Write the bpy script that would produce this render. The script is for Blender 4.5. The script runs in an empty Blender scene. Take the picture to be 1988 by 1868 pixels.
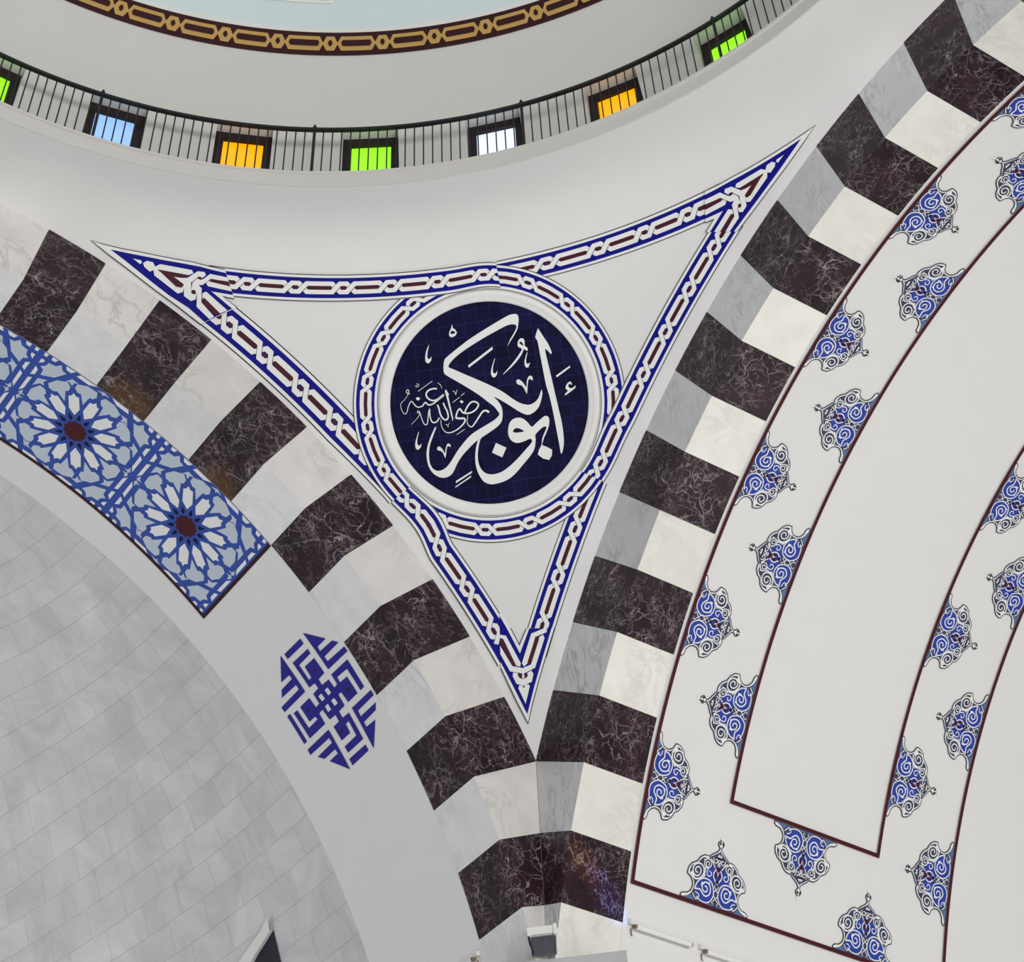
import bpy, math, random, json
from mathutils import Vector, Matrix
from mathutils.geometry import tessellate_polygon
random.seed(4)
C = bpy.context.scene.collection
PI = math.pi
sin, cos, sqrt = math.sin, math.cos, math.sqrt
# ------------------------------------------------------------------ survey of the place
# unit frame: the corner of the domed bay is the origin, the bay's half side is 1, z = 0 at the arches' springing
S = 8.0                      # metres per unit
ZO = 0.77877 * S + 1.6       # springing height above the floor
RI, RE = 1.0180, 1.1358      # intrados / extrados of the big arches
RS = sqrt(1 + RE * RE)       # sphere of the pendentive, centred under the dome
DV = 0.0957                  # depth of the stone arch ring
JOINT0, JSTEP = 0.3263, 0.08455
TIP = JOINT0 + 2 * JSTEP     # angle where the two extradoses meet in the corner
def W(x, y, z): return Vector((x * S, y * S, z * S + ZO))
CD = Vector((.5405, .5435, .6422)).normalized()      # direction from the bay's centre to the roundel
E1 = Vector((0, 0, 1)).cross(CD).normalized(); E2 = CD.cross(E1)
OC = Vector((-1, -1, 0))
def w3(v): return W(v.x, v.y, v.z)
def sph(p, q, h=0.0):        # pendentive surface, chart around the roundel
    R = RS - h / S; k = R / RS
    return w3(OC + (E1 * p + E2 * q + CD * sqrt(RS * RS - p * p - q * q)) * k)
def disc_plane(p, q, h=0.0): return w3(OC + E1 * p + E2 * q + CD * (1.5061 - h / S))
def soff_r(x, s, h=0.0):     # soffit of the right arch: depth, girth
    t = s / RI; R = RI - h / S
    return W(x, -1 + R * cos(t), R * sin(t))
def soff_l(y, s, h=0.0):
    t = s / RI; R = RI - h / S
    return W(-1 + R * cos(t), y, R * sin(t))
DZ = 1.11                    # centre height of the dome sphere (radius 1)
def dome(az, z, h=0.0):
    R = 1 - h / S; r = sqrt(max(0, R * R - (z - DZ) ** 2))
    return W(-1 + r * cos(az), -1 + r * sin(az), z)
def cyl(az, r, z): return W(-1 + r * cos(az), -1 + r * sin(az), z)
AY = 1.018 * 1.15
def apse(f, l, h=0.0):
    k = 1 - h / S
    return W(-1 + 1.018 * k * cos(l) * cos(f), .34 + AY * k * cos(l) * sin(f), 1.018 * k * sin(l))
# ------------------------------------------------------------------ materials
def nodes(name):
    m = bpy.data.materials.new(name); m.use_nodes = True
    nt = m.node_tree; b = nt.nodes['Principled BSDF']
    return m, nt, b, nt.nodes, nt.links
def plain(name, col, rough=.7, noise=0.0, scale=6.0, spec=.3, metal=0):
    m, nt, b, N, L = nodes(name)
    b.inputs['Roughness'].default_value = rough; b.inputs['Specular IOR Level'].default_value = spec
    b.inputs['Metallic'].default_value = metal
    tc = N.new('ShaderNodeTexCoord'); nz = N.new('ShaderNodeTexNoise'); nz.inputs['Scale'].default_value = scale; nz.inputs['Detail'].default_value = 5
    L.new(tc.outputs['Object'], nz.inputs['Vector'])
    r = N.new('ShaderNodeMapRange'); r.inputs['To Min'].default_value = 1 - noise; r.inputs['To Max'].default_value = 1 + noise
    L.new(nz.outputs['Fac'], r.inputs['Value'])
    mx = N.new('ShaderNodeVectorMath'); mx.operation = 'SCALE'; mx.inputs[0].default_value = col
    L.new(r.outputs['Result'], mx.inputs['Scale']); L.new(mx.outputs['Vector'], b.inputs['Base Color'])
    return m
def srgb(r, g, b):
    f = lambda c: (c / 255 / 12.92) if c / 255 <= .04045 else ((c / 255 + .055) / 1.055) ** 2.4
    return (f(r), f(g), f(b))
def glow(name, col, strength):
    m, nt, b, N, L = nodes(name)
    b.inputs['Base Color'].default_value = (*[c * .5 for c in col], 1)
    tc = N.new('ShaderNodeTexCoord'); nz = N.new('ShaderNodeTexNoise'); nz.inputs['Scale'].default_value = 2.5
    L.new(tc.outputs['Object'], nz.inputs['Vector'])
    r = N.new('ShaderNodeMapRange'); r.inputs['To Min'].default_value = strength * .95; r.inputs['To Max'].default_value = strength * 1.05
    L.new(nz.outputs['Fac'], r.inputs['Value'])
    b.inputs['Emission Color'].default_value = (*col, 1); L.new(r.outputs['Result'], b.inputs['Emission Strength'])
    b.inputs['Roughness'].default_value = .3
    return m
def pale_marble(name, base, vein, amount=.55, scale=.9):
    m, nt, b, N, L = nodes(name)
    b.inputs['Roughness'].default_value = .42; b.inputs['Specular IOR Level'].default_value = .3
    tc = N.new('ShaderNodeTexCoord'); oi = N.new('ShaderNodeObjectInfo')
    ad = N.new('ShaderNodeVectorMath'); ad.operation = 'MULTIPLY_ADD'
    L.new(oi.outputs['Random'], ad.inputs[0]); ad.inputs[1].default_value = (37, 61, 23); L.new(tc.outputs['Object'], ad.inputs[2])
    mp = N.new('ShaderNodeMapping'); mp.inputs['Rotation'].default_value = (.6, .9, .4); mp.inputs['Scale'].default_value = (1, 2.2, .7)
    L.new(ad.outputs['Vector'], mp.inputs['Vector'])
    n1 = N.new('ShaderNodeTexNoise'); n1.inputs['Scale'].default_value = scale * 1.6; n1.inputs['Detail'].default_value = 9; n1.inputs['Distortion'].default_value = 1.6; n1.inputs['Roughness'].default_value = .62
    L.new(mp.outputs['Vector'], n1.inputs['Vector'])
    sub = N.new('ShaderNodeMath'); sub.operation = 'SUBTRACT'; sub.inputs[1].default_value = .5; L.new(n1.outputs['Fac'], sub.inputs[0])
    ab = N.new('ShaderNodeMath'); ab.operation = 'ABSOLUTE'; L.new(sub.outputs[0], ab.inputs[0])
    rp = N.new('ShaderNodeValToRGB'); rp.color_ramp.elements[0].position = 0; rp.color_ramp.elements[0].color = (amount,) * 3 + (1,)
    rp.color_ramp.elements[1].position = .05; rp.color_ramp.elements[1].color = (0, 0, 0, 1); L.new(ab.outputs[0], rp.inputs['Fac'])
    n2 = N.new('ShaderNodeTexNoise'); n2.inputs['Scale'].default_value = scale; n2.inputs['Detail'].default_value = 4; L.new(ad.outputs['Vector'], n2.inputs['Vector'])
    mk = N.new('ShaderNodeMapRange'); mk.inputs['From Min'].default_value = .42; mk.inputs['From Max'].default_value = .68; L.new(n2.outputs['Fac'], mk.inputs['Value'])
    mu = N.new('ShaderNodeMath'); mu.operation = 'MULTIPLY'; L.new(rp.outputs['Color'], mu.inputs[0]); L.new(mk.outputs['Result'], mu.inputs[1])
    n3 = N.new('ShaderNodeTexNoise'); n3.inputs['Scale'].default_value = scale * 3.5; n3.inputs['Detail'].default_value = 8; L.new(ad.outputs['Vector'], n3.inputs['Vector'])
    r3 = N.new('ShaderNodeMapRange'); r3.inputs['To Min'].default_value = .86; r3.inputs['To Max'].default_value = 1.12; L.new(n3.outputs['Fac'], r3.inputs['Value'])
    ro = N.new('ShaderNodeMapRange'); ro.inputs['To Min'].default_value = .93; ro.inputs['To Max'].default_value = 1.06; L.new(oi.outputs['Random'], ro.inputs['Value'])
    mm = N.new('ShaderNodeMath'); mm.operation = 'MULTIPLY'; L.new(r3.outputs['Result'], mm.inputs[0]); L.new(ro.outputs['Result'], mm.inputs[1])
    sc = N.new('ShaderNodeVectorMath'); sc.operation = 'SCALE'; sc.inputs[0].default_value = base; L.new(mm.outputs[0], sc.inputs['Scale'])
    mix = N.new('ShaderNodeMix'); mix.data_type = 'RGBA'; L.new(mu.outputs[0], mix.inputs['Factor']); L.new(sc.outputs['Vector'], mix.inputs[6]); mix.inputs[7].default_value = (*vein, 1)
    L.new(mix.outputs[2], b.inputs['Base Color'])
    return m
def dark_marble(name, base, vein, patch=None):
    m, nt, b, N, L = nodes(name)
    b.inputs['Roughness'].default_value = .4; b.inputs['Specular IOR Level'].default_value = .25
    tc = N.new('ShaderNodeTexCoord'); oi = N.new('ShaderNodeObjectInfo')
    ad = N.new('ShaderNodeVectorMath'); ad.operation = 'MULTIPLY_ADD'
    L.new(oi.outputs['Random'], ad.inputs[0]); ad.inputs[1].default_value = (51, 17, 73); L.new(tc.outputs['Object'], ad.inputs[2])
    nw = N.new('ShaderNodeTexNoise'); nw.inputs['Scale'].default_value = 3.2; nw.inputs['Detail'].default_value = 5; L.new(ad.outputs['Vector'], nw.inputs['Vector'])
    wv = N.new('ShaderNodeVectorMath'); wv.operation = 'MULTIPLY_ADD'; L.new(nw.outputs['Color'], wv.inputs[0]); wv.inputs[1].default_value = (.55, .55, .55); L.new(ad.outputs['Vector'], wv.inputs[2])
    tot = None
    for sc_, wd, st, msc, lo in ((2.4, .028, 1.0, 1.5, .47), (5.5, .042, .85, 2.3, .45), (11, .07, .5, 3.0, .44)):
        v = N.new('ShaderNodeTexVoronoi'); v.feature = 'DISTANCE_TO_EDGE'; v.inputs['Scale'].default_value = sc_; L.new(wv.outputs['Vector'], v.inputs['Vector'])
        r = N.new('ShaderNodeMapRange'); r.inputs['From Min'].default_value = 0; r.inputs['From Max'].default_value = wd; r.inputs['To Min'].default_value = st; r.inputs['To Max'].default_value = 0; L.new(v.outputs['Distance'], r.inputs['Value'])
        n = N.new('ShaderNodeTexNoise'); n.inputs['Scale'].default_value = msc; n.inputs['Detail'].default_value = 6; n.inputs['Roughness'].default_value = .7; L.new(ad.outputs['Vector'], n.inputs['Vector'])
        k = N.new('ShaderNodeMapRange'); k.inputs['From Min'].default_value = lo; k.inputs['From Max'].default_value = lo + .22; L.new(n.outputs['Fac'], k.inputs['Value'])
        q = N.new('ShaderNodeMath'); q.operation = 'MULTIPLY'; L.new(r.outputs['Result'], q.inputs[0]); L.new(k.outputs['Result'], q.inputs[1])
        if tot is None: tot = q
        else:
            a = N.new('ShaderNodeMath'); a.operation = 'MAXIMUM'; L.new(tot.outputs[0], a.inputs[0]); L.new(q.outputs[0], a.inputs[1]); tot = a
    n3 = N.new('ShaderNodeTexNoise'); n3.inputs['Scale'].default_value = 2.2; n3.inputs['Detail'].default_value = 7; L.new(ad.outputs['Vector'], n3.inputs['Vector'])
    r3 = N.new('ShaderNodeMapRange'); r3.inputs['From Min'].default_value = .3; r3.inputs['From Max'].default_value = .7; r3.inputs['To Min'].default_value = .5; r3.inputs['To Max'].default_value = 1.6; L.new(n3.outputs['Fac'], r3.inputs['Value'])
    sc = N.new('ShaderNodeVectorMath'); sc.operation = 'SCALE'; sc.inputs[0].default_value = base; L.new(r3.outputs['Result'], sc.inputs['Scale'])
    out = sc.outputs['Vector']
    if patch:                                   # a window's reflection in the polished stone, painted in as brown colour
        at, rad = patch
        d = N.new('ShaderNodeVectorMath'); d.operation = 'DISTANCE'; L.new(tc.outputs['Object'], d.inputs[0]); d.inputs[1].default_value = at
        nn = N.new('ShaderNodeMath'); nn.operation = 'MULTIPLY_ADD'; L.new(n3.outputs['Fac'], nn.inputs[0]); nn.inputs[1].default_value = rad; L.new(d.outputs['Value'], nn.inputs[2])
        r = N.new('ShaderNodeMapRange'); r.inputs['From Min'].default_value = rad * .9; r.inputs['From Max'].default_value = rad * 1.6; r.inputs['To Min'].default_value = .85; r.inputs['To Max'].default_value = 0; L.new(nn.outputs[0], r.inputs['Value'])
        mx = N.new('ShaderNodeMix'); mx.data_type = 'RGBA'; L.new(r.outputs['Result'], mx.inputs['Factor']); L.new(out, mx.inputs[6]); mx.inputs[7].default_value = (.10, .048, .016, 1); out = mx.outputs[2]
    mix = N.new('ShaderNodeMix'); mix.data_type = 'RGBA'; L.new(tot.outputs[0], mix.inputs['Factor']); L.new(out, mix.inputs[6]); mix.inputs[7].default_value = (*vein, 1)
    L.new(mix.outputs[2], b.inputs['Base Color'])
    return m
def tile_mat(name, c1, c2, mortar, bw, rh, msize, offset=.5, vein=.12, rough=.45, spec=.3):
    m, nt, b, N, L = nodes(name)
    b.inputs['Roughness'].default_value = rough; b.inputs['Specular IOR Level'].default_value = spec
    tc = N.new('ShaderNodeTexCoord'); br = N.new('ShaderNodeTexBrick')
    br.offset = offset; br.inputs['Scale'].default_value = 1; br.inputs['Brick Width'].default_value = bw; br.inputs['Row Height'].default_value = rh
    br.inputs['Mortar Size'].default_value = msize; br.inputs['Mortar Smooth'].default_value = .2; br.inputs['Bias'].default_value = 0
    br.inputs['Color1'].default_value = (*c1, 1); br.inputs['Color2'].default_value = (*c2, 1); br.inputs['Mortar'].default_value = (*mortar, 1)
    L.new(tc.outputs['UV'], br.inputs['Vector'])
    n = N.new('ShaderNodeTexNoise'); n.inputs['Scale'].default_value = 1.5; n.inputs['Detail'].default_value = 10; n.inputs['Roughness'].default_value = .68; n.inputs['Distortion'].default_value = .8; L.new(tc.outputs['Object'], n.inputs['Vector'])
    r = N.new('ShaderNodeMapRange'); r.inputs['From Min'].default_value = .3; r.inputs['From Max'].default_value = .7; r.inputs['To Min'].default_value = 1 - vein; r.inputs['To Max'].default_value = 1 + vein; L.new(n.outputs['Fac'], r.inputs['Value'])
    s = N.new('ShaderNodeVectorMath'); s.operation = 'SCALE'; L.new(br.outputs['Color'], s.inputs[0]); L.new(r.outputs['Result'], s.inputs['Scale'])
    L.new(s.outputs['Vector'], b.inputs['Base Color'])
    return m
M = dict(
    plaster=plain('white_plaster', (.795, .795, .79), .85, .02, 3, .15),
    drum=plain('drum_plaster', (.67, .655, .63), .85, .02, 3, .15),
    blue_dome=plain('pale_blue_paint', srgb(216, 229, 232), .8, .04, 2, .15),
    paint_white=plain('white_paint', (.86, .87, .85), .6, .015, 8, .2),
    paint_blue=plain('ultramarine_paint', srgb(18, 20, 132), .6, .08, 5, .12),
    paint_red=plain('maroon_paint', srgb(74, 26, 34), .6, .1, 8, .2),
    line=plain('black_line_paint', srgb(42, 42, 48), .7, .05, 8, .2),
    kufic=plain('kufic_blue_paint', srgb(32, 30, 140), .5, .08, 5, .3),
    girih_blue=plain('cobalt_strap_paint', srgb(52, 82, 168), .55, .16, 9, .25),
    girih_navy=plain('navy_paint', srgb(14, 16, 44), .6, .1, 8, .2),
    girih_white=plain('panel_white_paint', srgb(236, 238, 238), .6, .02, 8, .2),
    girih_grey=plain('panel_grey_blue_paint', srgb(196, 208, 220), .6, .03, 5, .2),
    slate=plain('slate_blue_paint', srgb(66, 70, 98), .6, .1, 10, .2),
    steel=plain('steel_blue_paint', srgb(90, 118, 160), .6, .08, 8, .2),
    pal_blue=plain('palmette_blue_paint', srgb(48, 68, 164), .55, .1, 9, .25),
    pal_line=plain('charcoal_line_paint', srgb(48, 52, 66), .6, .05, 8, .2),
    brown=plain('dark_brown_paint', srgb(56, 24, 28), .6, .08, 6, .2),
    gold=plain('ochre_gold_paint', srgb(196, 158, 92), .5, .08, 5, .3),
    iron=plain('black_iron', (.012, .012, .014), .5, .05, 8, .3),
    frame=plain('dark_wood_frame', srgb(44, 34, 36), .6, .1, 6, .2),
    grey_marble=pale_marble('grey_marble', (.52, .525, .54), (.22, .22, .25), .6, 1.2),
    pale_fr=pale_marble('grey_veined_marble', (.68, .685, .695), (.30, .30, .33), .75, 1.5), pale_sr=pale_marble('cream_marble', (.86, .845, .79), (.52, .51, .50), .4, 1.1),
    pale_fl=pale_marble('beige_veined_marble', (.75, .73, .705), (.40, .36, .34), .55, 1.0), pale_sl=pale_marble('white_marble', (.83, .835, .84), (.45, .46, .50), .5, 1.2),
    dark=dark_marble('dark_veined_marble', (.022, .0098, .0150), (.52, .44, .46)),
    apse=tile_mat('grey_marble_tiles', (.60, .60, .615), (.665, .66, .665), (.50, .50, .515), .080, .0437, .0008, .42, .15),
    disc=tile_mat('navy_glazed_tiles', (.0045, .0045, .026), (.0075, .0075, .048), (.016, .017, .10), .0197, .0197, .0005, 0, .3, .6, spec=.08),
    white_metal=plain('white_enamel', (.78, .78, .76), .4, .02, 10, .4),
    tube=plain('white_glass_tube', (.86, .86, .84), .25, .01, 10, .5),
    brass=plain('tarnished_brass', srgb(122, 104, 78), .5, .2, 20, .4),
    grey_glass=plain('smoky_grey_glass', srgb(84, 82, 92), .25, .25, 14, .4),
    dark_glass=plain('dark_window_glass', srgb(30, 28, 42), .3, .2, 2, .4),
    moulding=plain('plaster_moulding', (.85, .85, .83), .7, .02, 8, .2),
    floor=plain('pale_floor', (.74, .72, .69), .6, .05, 1, .2),
)
GL = dict(green=glow('green_stained_glass', srgb(132, 225, 30), 1.45), yellow=glow('amber_stained_glass', srgb(230, 155, 0), 1.35),
          white=glow('pale_stained_glass', srgb(205, 222, 250), 1.35), blue=glow('blue_stained_glass', srgb(150, 190, 250), .95))
# ------------------------------------------------------------------ mesh building
class MB:
    def __init__(s): s.v = []; s.f = []; s.m = []; s.mats = []; s.uv = []
    def mi(s, mat):
        if mat not in s.mats: s.mats.append(mat)
        return s.mats.index(mat)
    def add(s, vs, fs, mat, uvs=None):
        o = len(s.v); k = s.mi(mat); s.v += vs
        s.uv += uvs if uvs else [(0, 0)] * len(vs)
        for f in fs: s.f.append(tuple(o + i for i in f)); s.m.append(k)
    def poly(s, pts, fn, h, mat, ml=None):
        tris = [tuple(pts[i] for i in t) for t in tessellate_polygon([[Vector((p[0], p[1], 0)) for p in pts]])]
        if ml:
            out = []
            while tris:
                a, b, c = tris.pop()
                e = [(math.dist(a, b), 0), (math.dist(b, c), 1), (math.dist(c, a), 2)]; L, i = max(e)
                if L <= ml: out.append((a, b, c)); continue
                if i == 1: a, b, c = b, c, a
                elif i == 2: a, b, c = c, a, b
                mpt = ((a[0] + b[0]) / 2, (a[1] + b[1]) / 2); tris += [(a, mpt, c), (mpt, b, c)]
            tris = out
        idx = {}; vs = []; fs = []; uv = []
        for t in tris:
            f = []
            for p in t:
                k = (round(p[0], 7), round(p[1], 7))
                if k not in idx: idx[k] = len(vs); vs.append(fn(p[0], p[1], h)); uv.append((p[0], p[1]))
                f.append(idx[k])
            if len(set(f)) == 3: fs.append(tuple(f))
        s.add(vs, fs, mat, uv)
    def grid(s, us, vs_, fn, mat, skip=None, uvf=None):
        V = [fn(u, v) for u in us for v in vs_]; n = len(vs_)
        F = [(i * n + j, (i + 1) * n + j, (i + 1) * n + j + 1, i * n + j + 1) for i in range(len(us) - 1) for j in range(n - 1) if not (skip and skip(i, j))]
        s.add(V, F, mat, [(uvf(u, v) if uvf else (u, v)) for u in us for v in vs_])
    def box(s, o, ax, ay, az, mat):      # corner o and three edge vectors
        V = [o + ax * i + ay * j + az * k for i in (0, 1) for j in (0, 1) for k in (0, 1)]
        s.add(V, [(0, 1, 3, 2), (4, 6, 7, 5), (0, 4, 5, 1), (2, 3, 7, 6), (0, 2, 6, 4), (1, 5, 7, 3)], mat)
    def rod(s, a, b, r, mat, n=8, r2=None):
        d = (b - a).normalized(); u = d.orthogonal().normalized(); w = d.cross(u); r2 = r if r2 is None else r2
        V = [p + (u * cos(2 * PI * i / n) + w * sin(2 * PI * i / n)) * q for p, q in ((a, r), (b, r2)) for i in range(n)]
        s.add(V, [(i, (i + 1) % n, n + (i + 1) % n, n + i) for i in range(n)] + [tuple(range(n))[::-1], tuple(range(n, 2 * n))], mat)
    def obj(s, name, parent=None, smooth=False, local=False):
        me = bpy.data.meshes.new(name); org = Vector((0, 0, 0))
        me.from_pydata(s.v, [], s.f)
        for m in s.mats: me.materials.append(m)
        me.polygons.foreach_set('material_index', s.m)
        if smooth: me.polygons.foreach_set('use_smooth', [True] * len(s.f))
        ul = me.uv_layers.new(name='UVMap'); buf = []
        for l in me.loops: buf += s.uv[l.vertex_index]
        ul.data.foreach_set('uv', buf)
        me.update()
        o = bpy.data.objects.new(name, me); C.objects.link(o)
        if parent is not None: o.parent = parent; o.matrix_parent_inverse = Matrix() if local else Matrix.Translation(-parent.location) if parent.type == 'EMPTY' else Matrix()
        return o
def tag(o, label=None, cat=None, group=None, kind=None):
    for k, v in (('label', label), ('category', cat), ('group', group), ('kind', kind)):
        if v: o[k] = v
    return o
def thing(name, label, cat, loc, group=None):
    o = bpy.data.objects.new(name, None); o.empty_display_size = .2; C.objects.link(o); o.location = loc
    return tag(o, label, cat, group)
def lin(a, b, n): return [a + (b - a) * i / (n - 1) for i in range(n)]
def smooth_path(p, k=4):
    if len(p) < 3: return list(p)
    out = []
    for i in range(len(p) - 1):
        a, b, c, d = p[max(i - 1, 0)], p[i], p[i + 1], p[min(i + 2, len(p) - 1)]
        for j in range(k):
            t = j / k
            out.append(tuple(.5 * (2 * b[n] + (c[n] - a[n]) * t + (2 * a[n] - 5 * b[n] + 4 * c[n] - d[n]) * t * t + (3 * b[n] - a[n] - 3 * c[n] + d[n]) * t ** 3) for n in (0, 1)))
    return out + [tuple(p[-1])]
def ribbon(mb, path, w0, w1, fn, h, mat, miter=True):
    L = []; Rr = []; n = len(path)
    for i, p in enumerate(path):
        a = path[max(i - 1, 0)]; b = path[min(i + 1, n - 1)]
        def nrm(u, v):
            dx, dy = v[0] - u[0], v[1] - u[1]; l = math.hypot(dx, dy) or 1e-9; return (-dy / l, dx / l)
        n1 = nrm(a, p) if i else nrm(p, b); n2 = nrm(p, b) if i < n - 1 else n1
        nx, ny = n1[0] + n2[0], n1[1] + n2[1]; l = math.hypot(nx, ny) or 1e-9; nx /= l; ny /= l
        k = 1 / max(.5, nx * n1[0] + ny * n1[1])
        w = (w0 + (w1 - w0) * i / max(1, n - 1)) / 2 * k
        L.append((p[0] + nx * w, p[1] + ny * w)); Rr.append((p[0] - nx * w, p[1] - ny * w))
    V = [fn(*q, h) for q in L] + [fn(*q, h) for q in Rr]
    mb.add(V, [(i, i + 1, n + i + 1, n + i) for i in range(n - 1)], mat)
def clip(poly, axis, val, keep_gt):
    out = []; sg = 1 if keep_gt else -1
    for i in range(len(poly)):
        a, b = poly[i - 1], poly[i]; da, db = sg * (a[axis] - val), sg * (b[axis] - val)
        if (da >= 0) != (db >= 0):
            t = da / (da - db); out.append(tuple(a[k] + (b[k] - a[k]) * t for k in (0, 1)))
        if db >= 0: out.append(tuple(b))
    return out
def inset(poly, d):
    n = len(poly); A = sum(poly[i - 1][0] * poly[i][1] - poly[i][0] * poly[i - 1][1] for i in range(n)); sg = 1 if A > 0 else -1
    out = []
    for i in range(n):
        a, p, b = poly[i - 1], poly[i], poly[(i + 1) % n]
        def nr(u, v):
            dx, dy = v[0] - u[0], v[1] - u[1]; l = math.hypot(dx, dy) or 1e-9; return (-dy / l * sg, dx / l * sg)
        n1, n2 = nr(a, p), nr(p, b); nx, ny = n1[0] + n2[0], n1[1] + n2[1]; l = math.hypot(nx, ny) or 1e-9
        k = 1 / max(.55, (nx * n1[0] + ny * n1[1]) / l)
        out.append((p[0] + nx / l * d * k, p[1] + ny / l * d * k))
    return out
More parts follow.
